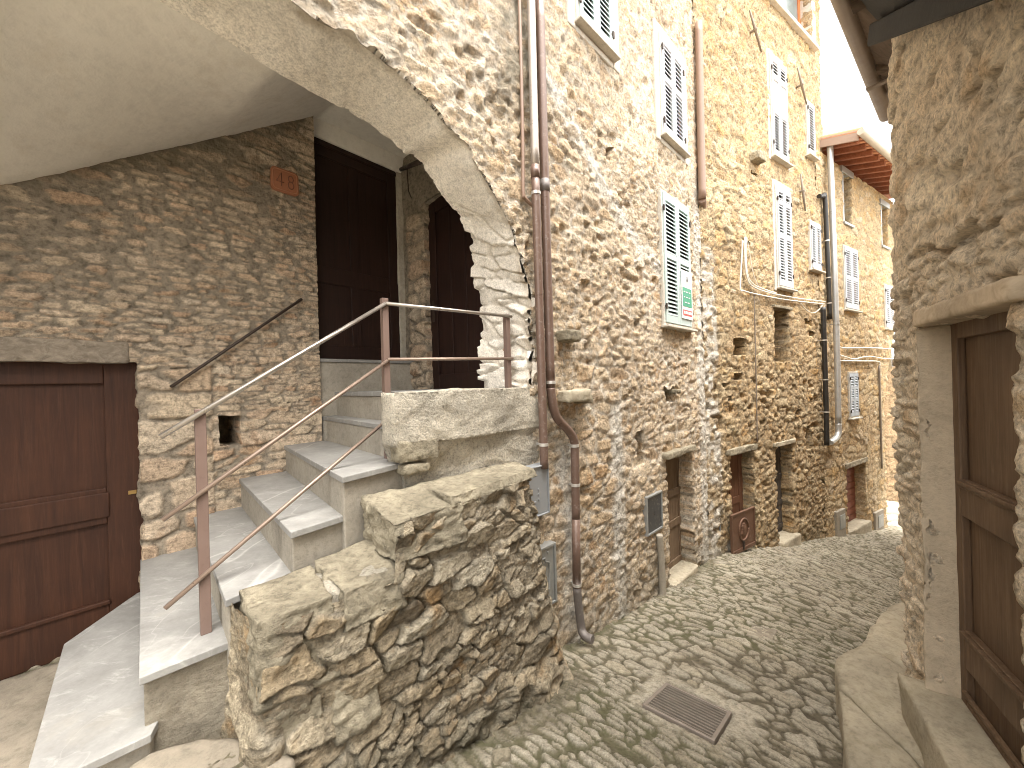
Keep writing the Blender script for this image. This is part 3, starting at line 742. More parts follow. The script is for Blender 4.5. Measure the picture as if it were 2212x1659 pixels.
relief('back_wall', L.pos, axis(-2.7, 1.45, [(-.6, .03), (99, .0115)]), axis(-1.9, 2.75, [(99, .0115)]), fnL, M_L, hA, holesL, None, False,
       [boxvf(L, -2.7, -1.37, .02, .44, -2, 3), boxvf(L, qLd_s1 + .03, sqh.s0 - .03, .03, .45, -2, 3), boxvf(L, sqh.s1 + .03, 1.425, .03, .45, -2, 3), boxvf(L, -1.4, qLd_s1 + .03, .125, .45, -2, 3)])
m = MB(); bx = boxvf(L, -2.9, -2.7, -1.6, .5, -2.2, 3.2); m.hexa(bx[0]); m.build('passage_closure', M_lint, hA)  # unseen wall, added to keep light out of the passage end
# wooden lintel over the left door
b_ = S_(L, 350, 760)
rough_solid('lintel', [tuple(L.P(s, z, o)) for z in (qLd_z1 - .005, qLd_z1 + .135) for (s, o) in ((-1.6, -.035), (b_ - (.02 if z < .2 else .16), -.03), (b_ - (.02 if z < .2 else .16), .1), (-1.6, .1))], res=.03, amp=.010, mat=M_beam, parent=hA, seed=3, freq=5)
# left door
def local(pl, off=0.0): return pl.M @ Matrix.Translation((0, off, 0))
dz0, dz1, ds1 = -1.63, qLd_z1 + .02, qLd_s1 + .02
m = MB(); m.box(-1.33, ds1, .075, .115, dz0, dz1)
door1 = m.build('panel_door', M_door, hA, local(L)); door1['label'] = 'brown panelled cellar door at ground level'
sx = S_(L, 232, 1090); zr1 = Z_(L, 120, 1073); zr0 = Z_(L, 120, 1141); zb = Z_(L, 120, 1337)
m = MB()
m.box(sx, ds1, .05, .076, dz0, dz1); m.box(-1.33, -1.12, .05, .076, dz0, dz1)
m.box(-1.12, sx, .05, .076, zr0 - .045, zr1 - .0); m.box(-1.12, sx, .05, .076, dz0, zb); m.box(-1.12, sx, .05, .076, dz1 - .16, dz1)
m.box(-1.125, sx + .01, .036, .0505, zr0 - .0, zr1 - .03)
m.box(-1.125, sx + .004, .034, .0505, zb - .025, zb + .004)
m.build('door_frame', M_door, door1, local(L), bevel=.006)
zk = Z_(L, 290, 1065); m = MB(); m.box(ds1 - .075, ds1 - .035, .04, .051, zk - .012, zk + .012); m.build('lock_plate', M_brass, door1, local(L))
# upper brown door, number 48
bd0, bd1, bz0, bz1 = 1.38, S_(L, 858, 500, .13), Z_(L, 680, 776, .13), Z_(L, 855, 371, .13)
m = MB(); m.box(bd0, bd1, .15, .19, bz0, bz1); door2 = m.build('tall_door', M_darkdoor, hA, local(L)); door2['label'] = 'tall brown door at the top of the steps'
m = MB()
for a, b in ((bd0, bd0 + .12), (bd1 - .11, bd1)): m.box(a, b, .132, .151, bz0, bz1)
m.box(bd0 + .12, bd1 - .11, .132, .151, bz1 - .16, bz1); m.box(bd0 + .12, bd1 - .11, .132, .151, bz0, bz0 + .14); m.box(bd0 + .12, bd1 - .11, .132, .151, bz0 + .74, bz0 + .90)
m.box((bd0 + bd1) / 2 - .05, (bd0 + bd1) / 2 + .05, .134, .151, bz0 + .14, bz1 - .16)
m.box(bd0, bd1, .118, .134, bz1 - .06, bz1 - .02)
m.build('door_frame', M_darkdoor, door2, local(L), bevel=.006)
rough_solid('door_lintel', [tuple(L.P(s, z, o)) for z in (bz1, bz1 + .16) for (s, o) in ((1.36, .115 if z < bz1 + .1 else .06), (2.48, .115 if z < bz1 + .1 else .06), (2.48, .4), (1.36, .4))], res=.05, amp=.006, mat=M_vault, parent=hA, seed=5, freq=4)
SE = 2.43
rough_solid('door_pier', [tuple(L.P(s, z, o)) for z in (-.2, bz1 + .02) for (s, o) in ((bd1 - .005, .11), (SE + .05, .11), (SE + .05, .4), (bd1 - .005, .4))], res=.05, amp=.008, mat=M_lint, parent=hA, seed=6, freq=5)
# end wall with the second door
e0, e1, ez1 = S_(L, 0, 0) * 0 - .29, -1.16, Z_(Plane(42, 3.66), 918, 440) * 0 + 1.94
def posE(S, Zz, D):
    return np.stack([L.d.x * (SE - D) + L.n.x * (L.dist + S), L.d.y * (SE - D) + L.n.y * (L.dist + S), Zz], -1)
def fnE(S, Z):
    r = rubble(S, Z, .30, .17, 451, wgt=.4, warp=.3)
    st = sst(.05, .2, r['e']) * sst(1.95, 1.75, Z + .1 * fbm(S * 6, Z * 6, 4)) * sst(.06, -.03, S)
    D = st * (.02 + .03 * r['a']) + .006 * fbm(S * 14, Z * 14, 452, 4)
    return D, np.stack([r['a'], 1 - st, 0 * S + .15, 1 + 0 * S], -1)
relief('end_wall', posE, np.arange(-1.5, .20, .02), np.arange(-.2, 2.75, .02), fnE, M_L, hA, [Hole(e1, e0, -.3, ez1, .12, jag=.004)])
me_ = Matrix(((L.n.x, L.d.x, 0, L.d.x * SE + L.n.x * L.dist), (L.n.y, L.d.y, 0, L.d.y * SE + L.n.y * L.dist), (0, 0, 1, 0), (0, 0, 0, 1)))
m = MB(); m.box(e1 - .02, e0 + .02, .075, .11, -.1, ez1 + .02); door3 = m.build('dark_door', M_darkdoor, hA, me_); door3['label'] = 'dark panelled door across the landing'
m = MB()
for a, b in ((e1 - .02, e1 + .10), (e0 - .11, e0 + .02)): m.box(a, b, .055, .0755, -.1, ez1 + .02)
m.box(e1 + .10, e0 - .11, .055, .0755, ez1 - .12, ez1 + .02); m.box(e1 + .10, e0 - .11, .055, .0755, -.1, .12)
for k in (1, 2): x = e1 + .10 + k * (e0 - e1 - .21) / 3; m.box(x - .012, x + .012, .066, .0755, .12, ez1 - .12)
m.build('door_frame', M_darkdoor, door3, me_, bevel=.005)
hx = e0 - .05; hz = .80
m = MB(); m.box(hx - .018, hx + .018, .046, .056, hz - .12, hz + .10); m.tube([(hx, .046, hz + .03), (hx, .012, hz + .03), (hx - .03, .006, hz + .03), (hx - .11, .008, hz + .028)], .009, 8)
m.build('door_handle', M_iron, door3, me_)
m = MB(); m.box(-.02, .12, 0, 0, 0, 0)
# hanging bracket and loose wire under the lintel
p0 = L.P(SE - .03, Z_(L, 868, 372, .05), .02); 
br = MB(); a = A.P(*A.at(908, 349, TH + .05), TH + .05); b = L.P(SE - .06, L.at(866, 370, .06)[1], .03)
br.tube([b, b.lerp(a, .55), a], .020, 8); c = b.lerp(a, .4); br.tube([c, c + Vector((.005, -.02, -.08)), c + Vector((.01, -.01, -.24)), c + Vector((.035, -.01, -.31))], .006, 6)
setp(br.build('cable_stub', M_iron, smooth=True), 'dark conduit stub with a hanging wire above the landing doors', 'cable')

# ------------------------------------------------------------------ shuttered windows
def shutter_window(pl, q, house, mat, label=None, panels=((.0, .48), (.52, 1.0)), pitch=.05, surround=True, sill=True, leaves=2, prot=.055, blank=()):
    s0, s1, z0, z1 = q; M = local(pl)
    fr = MB(); t = .035; y0, y1 = -prot + .012, .12
    fr.box(s0 - t, s0, y0, y1, z0 - t, z1 + t); fr.box(s1, s1 + t, y0, y1, z0 - t, z1 + t); fr.box(s0, s1, y0, y1, z1, z1 + t); fr.box(s0, s1, y0, y1, z0 - t, z0)
    w = fr.build('window', M_plast if surround else mat, house, M, bevel=.006)
    if label: w['label'] = label
    bk = MB(); bk.box(s0 - .001, s1 + .001, .02, .04, z0 - .001, z1 + .001); bk.build('window_pane', M_dark_inside, w, M)  # dark backing board, the unlit interior put into its colour
    wl = (s1 - s0) / leaves
    for k in range(leaves):
        a, b = s0 + k * wl + .003, s0 + (k + 1) * wl - .003
        m = MB(); ya, yb = -prot, -prot + .032; sw = min(.055, wl * .18)
        zb0, zt = z0 + .005, z1 - .005
        m.box(a, a + sw, ya, yb, zb0, zt); m.box(b - sw, b, ya, yb, zb0, zt)
        ht = zt - zb0; lo, hi = zb0 + .09, zt - .075
        m.box(a + sw, b - sw, ya + .002, yb, zb0, lo); m.box(a + sw, b - sw, ya + .002, yb, hi, zt)
        H_ = hi - lo
        prev = None
        for i, (f0, f1) in enumerate(panels):
            p0_, p1_ = lo + f0 * H_, lo + f1 * H_
            if prev is not None: m.box(a + sw, b - sw, ya + .002, yb, prev, p0_)
            prev = p1_
            if (k, i) in blank: 
                m.box(a + sw, b - sw, ya + .014, yb - .004, p0_, p1_); continue
            n = max(2, int((p1_ - p0_) / pitch))
            for j in range(n):
                zc_ = p0_ + (j + .5) * (p1_ - p0_) / n
                dz = pitch * .42
                m.hexa([(a + sw, ya + .003, zc_ - dz), (b - sw, ya + .003, zc_ - dz), (b - sw, yb - .002, zc_ + dz * .55), (a + sw, yb - .002, zc_ + dz * .55),
                        (a + sw, ya + .003, zc_ - dz + .011), (b - sw, ya + .003, zc_ - dz + .011), (b - sw, yb - .002, zc_ + dz * .55 + .011), (a + sw, yb - .002, zc_ + dz * .55 + .011)])
        sh = m.build('shutter', mat, w, M)
        xh = a if k == 0 else b
        for f in (.12, .88): hg = MB(); hg.box(xh - .014, xh + .014, ya - .012, ya + .001, zb0 + f * ht - .035, zb0 + f * ht + .035); hg.box(xh - .03, xh + .03, ya - .004, ya + .002, zb0 + f * ht - .012, zb0 + f * ht + .012); hg.build('hinge', M_iron, w, M)
    if sill:
        m = MB(); m.box(s0 - .06, s1 + .06, -prot - .05, .1, z0 - t - .03, z0 - t); m.build('window_sill', M_plast, w, M, bevel=.006)
    return w
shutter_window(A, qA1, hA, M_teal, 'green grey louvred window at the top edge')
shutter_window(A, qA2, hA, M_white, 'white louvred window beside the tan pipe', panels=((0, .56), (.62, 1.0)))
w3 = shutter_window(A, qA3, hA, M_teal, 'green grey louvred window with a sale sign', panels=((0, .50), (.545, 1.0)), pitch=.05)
# plaster around the upper windows
for q in (qA1, qA2):
    m = MB(); 
    for bx in ((q[0] - .15, q[0] - .034, q[2] - .12, q[3] + .14), (q[1] + .034, q[1] + .17, q[2] - .12, q[3] + .14), (q[0] - .034, q[1] + .034, q[3] + .034, q[3] + .15), (q[0] - .034, q[1] + .034, q[2] - .13, q[2] - .067)):
        m.box(bx[0], bx[1], -.03, .05, bx[2], bx[3])
    m.build('plaster_surround', M_plast, hA, local(A), bevel=.015)
# sale sign on the right leaf
ss0, ss1 = qA3[0] + (qA3[1] - qA3[0]) * .56, qA3[1] - .012
def zs(py): return Z_(A, 1470, py)
sg = empty('sale_sign', A.P((ss0 + ss1) / 2, zs(684), -.06), 'white poster with green and red blocks on the louvred shutter', 'sign')
m = MB(); m.box(ss0, ss1, -.068, -.062, zs(690), zs(588)); m.build('poster_sheet', M_paper, sg, local(A))
m = MB(); m.box(ss0 + .02, ss1 - .03, -.071, -.0681, zs(664), zs(624)); m.build('green_block', M_green, sg, local(A))
m = MB(); m.box(ss0 + .025, ss1 - .03, -.071, -.0681, zs(683), zs(671)); m.build('red_block', M_red, sg, local(A))
m = MB(); zz0, zz1 = zs(664), zs(624); w_ = ss1 - ss0 - .05
for r_, row in enumerate(((.10, .26, .36, .58, .68, .84), (.12, .22, .34, .52, .64, .80), (.2, .40, .5, .72))):
    for a, b in zip(row[::2], row[1::2]):
        zt = zz1 - (.16 + r_ * .28) * (zz1 - zz0); m = MB(); m.box(ss0 + .02 + a * w_, ss0 + .02 + b * w_, -.073, -.0711, zt - .09 * (zz1 - zz0), zt - .04 * (zz1 - zz0)); m.build('letter', M_paper, sg, local(A))
zz0, zz1 = zs(683), zs(671)
for a, b in ((.08, .2), (.26, .36), (.42, .55), (.62, .7), (.76, .92)): m = MB(); m.box(ss0 + .025 + a * w_, ss0 + .025 + b * w_, -.073, -.0711, zz0 + .25 * (zz1 - zz0), zz0 + .75 * (zz1 - zz0)); m.build('letter', M_paper, sg, local(A))
m = MB(); xc = (ss0 + ss1) / 2; m.tube([(xc, -.0685, zs(612)), (xc, -.0685, zs(606)), (xc, -.0685, zs(600)), (xc, -.0685, zs(596))], [.006, .022, .022, .006], 8)
m.build('emblem', M_ink2, sg, local(A))

# old door in house A
m = MB(); m.box(dA[0] - .03, dA[1] + .03, .20, .24, dA[2] - .05, dA[3] + .03)
odA = m.build('plank_door', M_olddoor, hA, local(A)); odA['label'] = 'low weathered plank door beside the dark hatch'
m = MB(); hh_ = dA[3] - dA[2]
for f in (.02, .36, .62, .93): m.box(dA[0] - .03, dA[1] + .03, .18, .201, dA[2] + f * hh_ - .05, dA[2] + f * hh_ + .05)
for f in (0, .5, 1): x = dA[0] + f * (dA[1] - dA[0]); m.box(x - .04, x + .04, .185, .201, dA[2], dA[3])
m.build('door_batten', M_olddoor, odA, local(A), bevel=.006)
def slab(name, pl, s0, s1, o0, o1, z0, z1, mat, parent, seed=0, amp=.008, res=.035):
    return rough_solid(name, [tuple(pl.P(s, z, o)) for z in (z0, z1) for (s, o) in ((s0, o0), (s1, o0), (s1, o1), (s0, o1))], res=res, amp=amp, mat=mat, parent=parent, seed=seed)
slab('door_lintel', A, dA[0] - .12, dA[1] + .02, -.07, .25, dA[3] - .02, dA[3] + .05, M_cap, hA, 11, .012)
slab('door_step', A, dA[0] + .02, dA[1] + .02, -.05, .28, dA[2] - .28, dA[2] - .0, M_ledge, hA, 12, .012)
# projecting stones in the façade
for k, (x, y, w, h_, d) in enumerate(((1215, 728, .20, .10, .14), (1225, 855, .34, .11, .16), (1250, 862, .2, .08, .1), (1455, 845, .12, .06, .08))):
    s, z = A.at(x, y); slab('projecting_stone', A, s - w / 2, s + w / 2, -d, .1, z - h_ / 2, z + h_ / 2, M_ledge if k == 1 else M_cap, hA, 30 + k, .012, .03)

# ================================================================== HOUSE B
hB = empty('stone_house', B.P(7.5, -3.0, 0), 'tall golden rubble house with white louvred shutters and three street doorways', 'house')
qB1 = qrect(B, (1657, 122), (1667, 335), (1691, 151), (1699, 359))
qB2 = qrect(B, (1671, 402), (1678, 617), (1701, 422), (1708, 625))
qB3 = qrect(B, (1738, 221), (1741, 330), (1753, 234), (1756, 346))
qB4 = qrect(B, (1746, 482), (1748, 577), (1768, 489), (1767, 586))
qBo = list(qrect(B, (1650, -160), (1655, -20), (1752, 0), (1756, 104))); qBo[0] = S_(B, 1640, -30); qBo[2] = Z_(B, 1745, 92); qBo[3] = qBo[2] + 1.5; qBo[1] = S_(B, 1752, 60)
dB2 = [S_(B, 1578, 1090), S_(B, 1628, 1090), Z_(B, 1600, 1190, .15), Z_(B, 1600, 968)]
dB3 = [S_(B, 1677, 1060), S_(B, 1711, 1060), Z_(B, 1690, 1146, .15), Z_(B, 1690, 960)]
gB = lambda S: np.interp(S, [5.4, 7.2, 10.1], [-2.66, -3.0, -3.42])
def fnB(S, Z):
    r = rubble(S, Z, .26, .135, 501, wgt=.5, warp=.25, pw=3.2)
    r2 = rubble(S, Z, .17, .09, 502, wgt=.5, warp=.25, pw=3.2)
    sel = (fbm(S * .8, Z * .8, 503, 3) + .35 * sst(.5, -.8, Z)) > .15
    g = lambda k: np.where(sel, r2[k], r[k])
    e = g('e') + .05 * fbm(S * 14, Z * 14, 504, 3)
    low = sst(.8, -.6, Z)
    strip = np.clip(sst(.24, .08, np.abs(S - 5.62 + .1 * fbm(Z * 2, Z * 0, 511, 3))) * sst(2.2, 1.6, Z) + .7 * sst(.5, .8, vn(S * 1.1, Z * 1.4, 512)) * (S < 6.6) * sst(1.6, 1.2, Z), 0, 1)
    lo = .015 + .05 * low + .3 * strip
    st = sst(lo, lo + .12, e)
    D = st * (.010 + .018 * g('a') + g('dx') * (g('b') - .5) * .18 + g('dy') * (g('c') - .5) * .26) + .010 * fbm(S * 12, Z * 16, 505, 4) * (1 + low) + .02 * fbm(S * 1.1, Z * 1.1, 506, 2) + .02 * strip
    D = D - .07 * sst(.62, .74, vn(S * 4, Z * 6, 507)) * sst(.55, .7, vn(S * 9, Z * 14, 508)) * low
    dark_damp = sst(.5, -.05, Z - gB(S) + .2 * fbm(S * 3, Z * 3, 520, 3)) * .55
    return D, np.stack([np.clip(g('a') * (1 - .35 * low), 0, 1), np.clip((1 - st) * .8 + strip * .4, 0, 1), np.clip(dark_damp + .6 * (1 - st) * (1 - strip), 0, 1), 1 - np.clip(strip * sst(.3, .6, vn(S * 8, Z * 8, 531)), 0, .85)], -1)  # damp foot; thin shadows between stones put into the colour
holesB = [win_hole(q) for q in (qB1, qB2, qB3, qB4)] + [Hole(qBo[0], qBo[1], qBo[2], qBo[3], .28, jag=0), Hole(dB2[0], dB2[1], dB2[2] - .2, dB2[3], .26, jag=.015, arch=.05), Hole(dB3[0], dB3[1], dB3[2] - .2, dB3[3], .24, jag=.015),
          hole_px(B, 1671, 1702, 668, 782, .3, jag=.01), hole_px(B, 1584, 1612, 730, 768, .35, jag=.012), hole_px(B, 1585, 1606, 806, 822, .2, jag=.02), hole_px(B, 1739, 1752, 918, 972, .25, arch=.12), hole_px(B, 1717, 1727, 884, 896, .2, jag=.02),
          hole_px(B, 1618, 1632, 372, 380, .12, jag=.02), hole_px(B, 1607, 1617, 520, 528, .1, jag=.02), hole_px(B, 1735, 1752, 690, 703, .15, jag=.03), hole_px(B, 1571, 1580, 856, 866, .15, jag=.02), hole_px(B, 1745, 1757, 715, 730, .12, jag=.03), hole_px(B, 1560, 1568, 828, 836, .12, jag=.02)]
SB1 = S_(B, 1781, 500)
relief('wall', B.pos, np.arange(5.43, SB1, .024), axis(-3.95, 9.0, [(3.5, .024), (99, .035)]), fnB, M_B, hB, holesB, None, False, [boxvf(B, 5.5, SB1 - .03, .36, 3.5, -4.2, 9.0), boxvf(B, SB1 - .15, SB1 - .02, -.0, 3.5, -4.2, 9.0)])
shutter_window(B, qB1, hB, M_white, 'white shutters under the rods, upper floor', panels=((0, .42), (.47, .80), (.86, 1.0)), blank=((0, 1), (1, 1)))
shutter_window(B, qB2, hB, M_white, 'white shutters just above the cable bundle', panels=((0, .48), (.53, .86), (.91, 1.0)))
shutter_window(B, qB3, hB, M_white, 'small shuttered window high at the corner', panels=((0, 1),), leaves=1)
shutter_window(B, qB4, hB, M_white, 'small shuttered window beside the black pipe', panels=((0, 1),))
for q in (qB1, qB2):
    m = MB(); m.box(q[0] - .11, q[0] - .036, -.025, .05, q[2] - .1, q[3] + .12); m.box(q[1] + .036, q[1] + .1, -.025, .05, q[2] - .1, q[3] + .12); m.box(q[0] - .036, q[1] + .036, -.025, .05, q[3] + .036, q[3] + .13)
    m.build('plaster_surround', M_plast, hB, local(B), bevel=.012)
# orange framed window at the top
m = MB()
a, b, c_, d_ = qBo
m.box(a, b, .18, .24, c_, c_ + .07); m.box(a, a + .07, .18, .24, c_, d_); m.box(b - .075, b, .18, .24, c_ + .07, d_); m.box((a + b) / 2 - .05, (a + b) / 2 + .05, .18, .24, c_ + .07, d_)
wo = m.build('window', M_orange, hB, local(B), bevel=.008); wo['label'] = 'orange wooden window with a pale stone sill'
for x0, x1 in ((a + .07, (a + b) / 2 - .05), ((a + b) / 2 + .05, b - .075)):
    m = MB(); m.box(x0, x1, .205, .215, c_ + .07, d_); m.build('window_pane', M_pane, wo, local(B))
m = MB(); m.box(a - .1, b + .12, -.10, .25, c_ - .085, c_ - .001); m.build('window_sill', M_plast, wo, local(B), bevel=.01)
m = MB(); m.box(b + .001, b + .03, -.02, .25, c_, d_); m.box(b + .03, b + .16, -.03, .02, c_, d_); m.build('window_reveal', M_plast, wo, local(B), bevel=.006)
# barred slit
hb = holesB[7]
m = MB(); m.box(hb.s0 - .05, hb.s1 + .1, -.06, .1, hb.z1, hb.z1 + .05); m.build('stone_lintel', M_cap, hB, local(B), bevel=.01)
m = MB(); xb = hb.s0 + .3 * (hb.s1 - hb.s0); m.tube([(xb, .1, hb.z0), (xb, .1, hb.z1)], .012, 6); m.tube([(hb.s0, .1, hb.z0 + .3), (hb.s1, .1, hb.z0 + .3)], .008, 6); m.tube([(hb.s0, .1, hb.z0 + .62), (hb.s1, .1, hb.z0 + .62)], .008, 6)
m.box(hb.s0, hb.s0 + .55 * (hb.s1 - hb.s0), .14, .17, hb.z0, hb.z1); m.build('window_bar', M_olddoor, hB, local(B))
# doors of house B
m = MB(); m.box(dB2[0] - .02, dB2[1] + .02, .19, .23, dB2[2] - .2, dB2[3] + .02); d2 = m.build('wooden_door', M_bdoor, hB, local(B)); d2['label'] = 'red brown door behind the crested plate'
m = MB(); w_ = dB2[1] - dB2[0]
for x0, x1 in ((-.02, .10), (.46 * w_, .54 * w_), (w_ - .1, w_ + .02)): m.box(dB2[0] + x0, dB2[0] + x1, .172, .191, dB2[2], dB2[3])
for f in (0, .45, .93): m.box(dB2[0], dB2[1], .174, .191, dB2[2] + f * (dB2[3] - dB2[2]), dB2[2] + f * (dB2[3] - dB2[2]) + .12)
m.build('door_frame', M_bdoor, d2, local(B), bevel=.006)
m = MB(); z = Z_(B, 1590, 1050); m.box(dB2[0] + .12, dB2[0] + .2, .15, .174, z + .25, z + .40); m.box(dB2[0] + .13, dB2[0] + .19, .14, .151, z + .27, z + .29)
m.tube([(dB2[0] + .05, .17, z), (dB2[0] + .06, .12, z), (dB2[0] + .2, .12, z + .01), (dB2[0] + .2, .17, z)], .01, 6); m.build('door_handle', M_clip, d2, local(B))
slab('door_lintel', B, dB2[0] - .12, dB2[1] + .06, -.07, .22, dB2[3] - .06, dB2[3] + .035, M_cap, hB, 41, .014)
slab('door_step', B, dB2[0] - .03, dB2[1] + .05, -.12, .22, dB2[2] - .35, dB2[2] - .05, M_ledge, hB, 42, .01)
m = MB(); m.box(dB3[0] - .02, dB3[1] + .02, .18, .22, dB3[2] - .2, dB3[3] + .02); d3 = m.build('wooden_door', M_greydoor, hB, local(B)); d3['label'] = 'dark grey plank door with a pale stone step'
m = MB()
for f in (.03, .33, .66, .92): m.box(dB3[0] - .02, dB3[1] + .02, .165, .181, dB3[2] + f * 1.5, dB3[2] + f * 1.5 + .09)
m.box(dB3[0] - .02, dB3[0] + .08, .168, .181, dB3[2], dB3[3]); m.build('door_batten', M_greydoor, d3, local(B), bevel=.005)
slab('door_lintel', B, dB3[0] - .12, dB3[1] + .08, -.06, .2, dB3[3] - .01, dB3[3] + .07, M_ledge, hB, 43, .012)
slab('door_step', B, dB3[0] - .02, dB3[1] + .10, -.10, .22, dB3[2] - .32, dB3[2] - .02, M_ledge, hB, 44, .012)
s, z = B.at(1626, 352); slab('projecting_stone', B, s - .13, s + .14, -.16, .1, z - .02, z + .12, M_cap, hB, 45, .012)
# crested plate in front of the door
pl0, pl1 = S_(B, 1579, 1155, -.08), S_(B, 1629, 1140, -.08)
pz0, pz1 = Z_(B, 1604, 1189, -.08), Z_(B, 1604, 1103, -.08)
pt = empty('door_guard', B.P((pl0 + pl1) / 2, pz0, -.08), 'brown metal plate with an oval crest blocking the lower half of the doorway', 'door guard')
m = MB(); m.box(pl0, pl1, -.09, -.065, pz0, pz1); m.build('plate', M_leather, pt, local(B), bevel=.006)
m = MB(); t = .025; m.box(pl0, pl1, -.102, -.0895, pz1 - t, pz1); m.box(pl0, pl1, -.102, -.0895, pz0, pz0 + .06); m.box(pl1 - t, pl1, -.102, -.0895, pz0 + .06, pz1 - t); m.box(pl0, pl0 + t, -.102, -.0895, pz0 + .06, pz1 - t); m.build('plate_rim', M_leather, pt, local(B), bevel=.004)
xc, zc_ = (pl0 + pl1) / 2, (pz0 + pz1) / 2 + .02; rx, rz = (pl1 - pl0) * .20, (pz1 - pz0) * .27
m = MB(); m.tube([(xc + rx * math.cos(a), -.095, zc_ + rz * math.sin(a)) for a in [2 * math.pi * k / 32 for k in range(33)]], .016, 8)
for (dx_, dz_, r1, r2, yy) in ((0, .02, .42, .55, .03), (0, -.30, .55, .28, .022), (-.25, .3, .2, .2, .02), (.25, .3, .2, .2, .02), (0, .5, .3, .16, .02)):
    n = 12; ring = [[(xc + rx * (dx_ + r1 * math.cos(2 * math.pi * i / n) * f), -.09 - yy * math.sqrt(max(0, 1 - f * f)), zc_ + rz * (dz_ + r2 * math.sin(2 * math.pi * i / n) * f)) for i in range(n)] for f in (1, .85, .6, .3, .02)]
    for k in range(4):
        for i in range(n): m.quad(ring[k][i], ring[k][(i + 1) % n], ring[k + 1][(i + 1) % n], ring[k + 1][i])
m.build('crest', M_leather, pt, local(B), smooth=True)
m = MB(); m.box(xc - .05, xc - .02, -.115, -.1, pz0 + .03, pz0 + .16); m.build('latch', M_iron, pt, local(B))
# anchor rods
first = None
for k, (p, q, lab) in enumerate((((1607, 31), (1633, 121), 'thin rusty anchor rod between the tan pipe and the upper white shutters'), ((1711, 153), (1731, 232), 'thin rusty anchor rod between the two upper windows'), ((1718, 380), (1728, 460), 'thin rusty anchor rod above the smallest white shutters by the black pipe'))):
    a, b = B.at(*p), B.at(*q); m = MB(); pa, pb = Vector((a[0], -.09, a[1])), Vector((b[0], -.09, b[1]))
    m.tube([pa, pa.lerp(pb, .5), pb], [.012, .022, .012], 8); mid = pa.lerp(pb, .45); m.tube([mid + Vector((0, -.03, 0)), mid + Vector((0, .12, 0))], .022, 8)
    setp(m.build('anchor_rod', M_cabled, None, local(B), smooth=True), lab, 'anchor rod', 'anchor rods on the tall house')

# ================================================================== HOUSE C
SC0, SC1 = S_(Cc, 1786, 700), S_(Cc, 1911, 1000)
ZE = Z_(Cc, 1865, 395)
hC = empty('gable_house', Cc.P((SC0 + SC1) / 2, -4.0, 0), 'pale stone house at the end of the lane with red rafters under its eave', 'house')
def fnC(S, Z):
    r = rubble(S, Z, .28, .15, 601, wgt=.5, warp=.45)
    e = r['e'] + .05 * fbm(S * 14, Z * 14, 604, 3); st = sst(.03, .16, e)
    D = st * (.012 + .022 * r['a'] + r['dy'] * (r['c'] - .5) * .25) + .008 * fbm(S * 12, Z * 16, 605, 4)
    return D, np.stack([r['a'], (1 - st) * .85, np.clip(.2 * (1 - st) + .3 * sst(-3.4, -3.9, Z), 0, 1), np.ones_like(S)], -1)
qC1 = qrect(Cc, (1817, 372), (1820, 480), (1836, 388), (1838, 488)); qC2 = qrect(Cc, (1900, 442), (1903, 530), (1914, 452), (1917, 537))
qC3 = qrect(Cc, (1818, 532), (1822, 665), (1847, 545), (1850, 671)); qC4 = qrect(Cc, (1907, 616), (1909, 706), (1924, 623), (1927, 712))
qC5 = qrect(Cc, (1830, 804), (1832, 898), (1848, 808), (1850, 899))
dC = [S_(Cc, 1828, 1080), S_(Cc, 1869, 1075), Z_(Cc, 1845, 1140), Z_(Cc, 1845, 1004)]
holesC = [Hole(q[0], q[1], q[2], q[3], .3, jag=.004) for q in (qC1, qC2)] + [win_hole(q) for q in (qC3, qC4, qC5)] + [Hole(dC[0], dC[1], dC[2] - .2, dC[3], .3, jag=.012)]
SC1b = max(SC1, qC4[1] + .35)
ZC8 = Z_(Cc, 1911, 860) + .75
def sdC(S, Z):   # the corner steps back above the lane wall
    return np.where(S > SC1 + .02 * fbm(S * 9, Z * 9, 3, 2) + np.clip((Z - Z_(Cc, 1911, 860)) * .55, 0, SC1b - SC1 - .01), -1.0, 1.0) * np.minimum(np.abs(S - SC1), .5)
relief('wall', Cc.pos, np.arange(SC0 - .4, SC1b, .03), np.arange(-5.2, ZE + .02, .03), fnC, M_C, hC, holesC, sdC, False, [boxvf(Cc, SC0 - .4, SC1 - .06, .34, 4, -5.4, ZE), boxvf(Cc, SC1 - .12, SC1 - .03, .02, 4, -5.4, ZE), boxvf(Cc, SC1 - .1, SC1b - .04, .10, 4, ZC8, ZE)])
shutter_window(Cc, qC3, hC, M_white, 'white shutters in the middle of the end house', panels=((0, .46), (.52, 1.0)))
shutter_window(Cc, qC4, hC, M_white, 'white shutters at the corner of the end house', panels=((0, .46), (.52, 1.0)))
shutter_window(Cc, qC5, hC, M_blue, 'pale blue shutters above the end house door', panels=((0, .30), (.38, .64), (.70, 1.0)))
for q, lab in ((qC1, 'open window with grey reveal under the eave'), (qC2, 'open window with grey reveal at the corner')):
    m = MB(); m.box(q[0], q[0] + .07, -.02, .28, q[2], q[3]); m.box(q[0] - .03, q[1] + .03, -.06, .28, q[2] - .06, q[2]); m.box(q[0] - .1, q[1] + .1, -.05, .05, q[3], q[3] + .14)
    w = m.build('window', M_hatch, hC, local(Cc), bevel=.006); w['label'] = lab
    m = MB(); m.box(q[0] + .07, q[1], .2, .22, q[2], q[3]); m.build('window_pane', M_pane, w, local(Cc))
m = MB(); m.box(dC[0] - .02, dC[1] + .02, .2, .24, dC[2] - .1, dC[3] + .02); dcd = m.build('plank_door', M_reddoor, hC, local(Cc))
m = MB(); n = 9
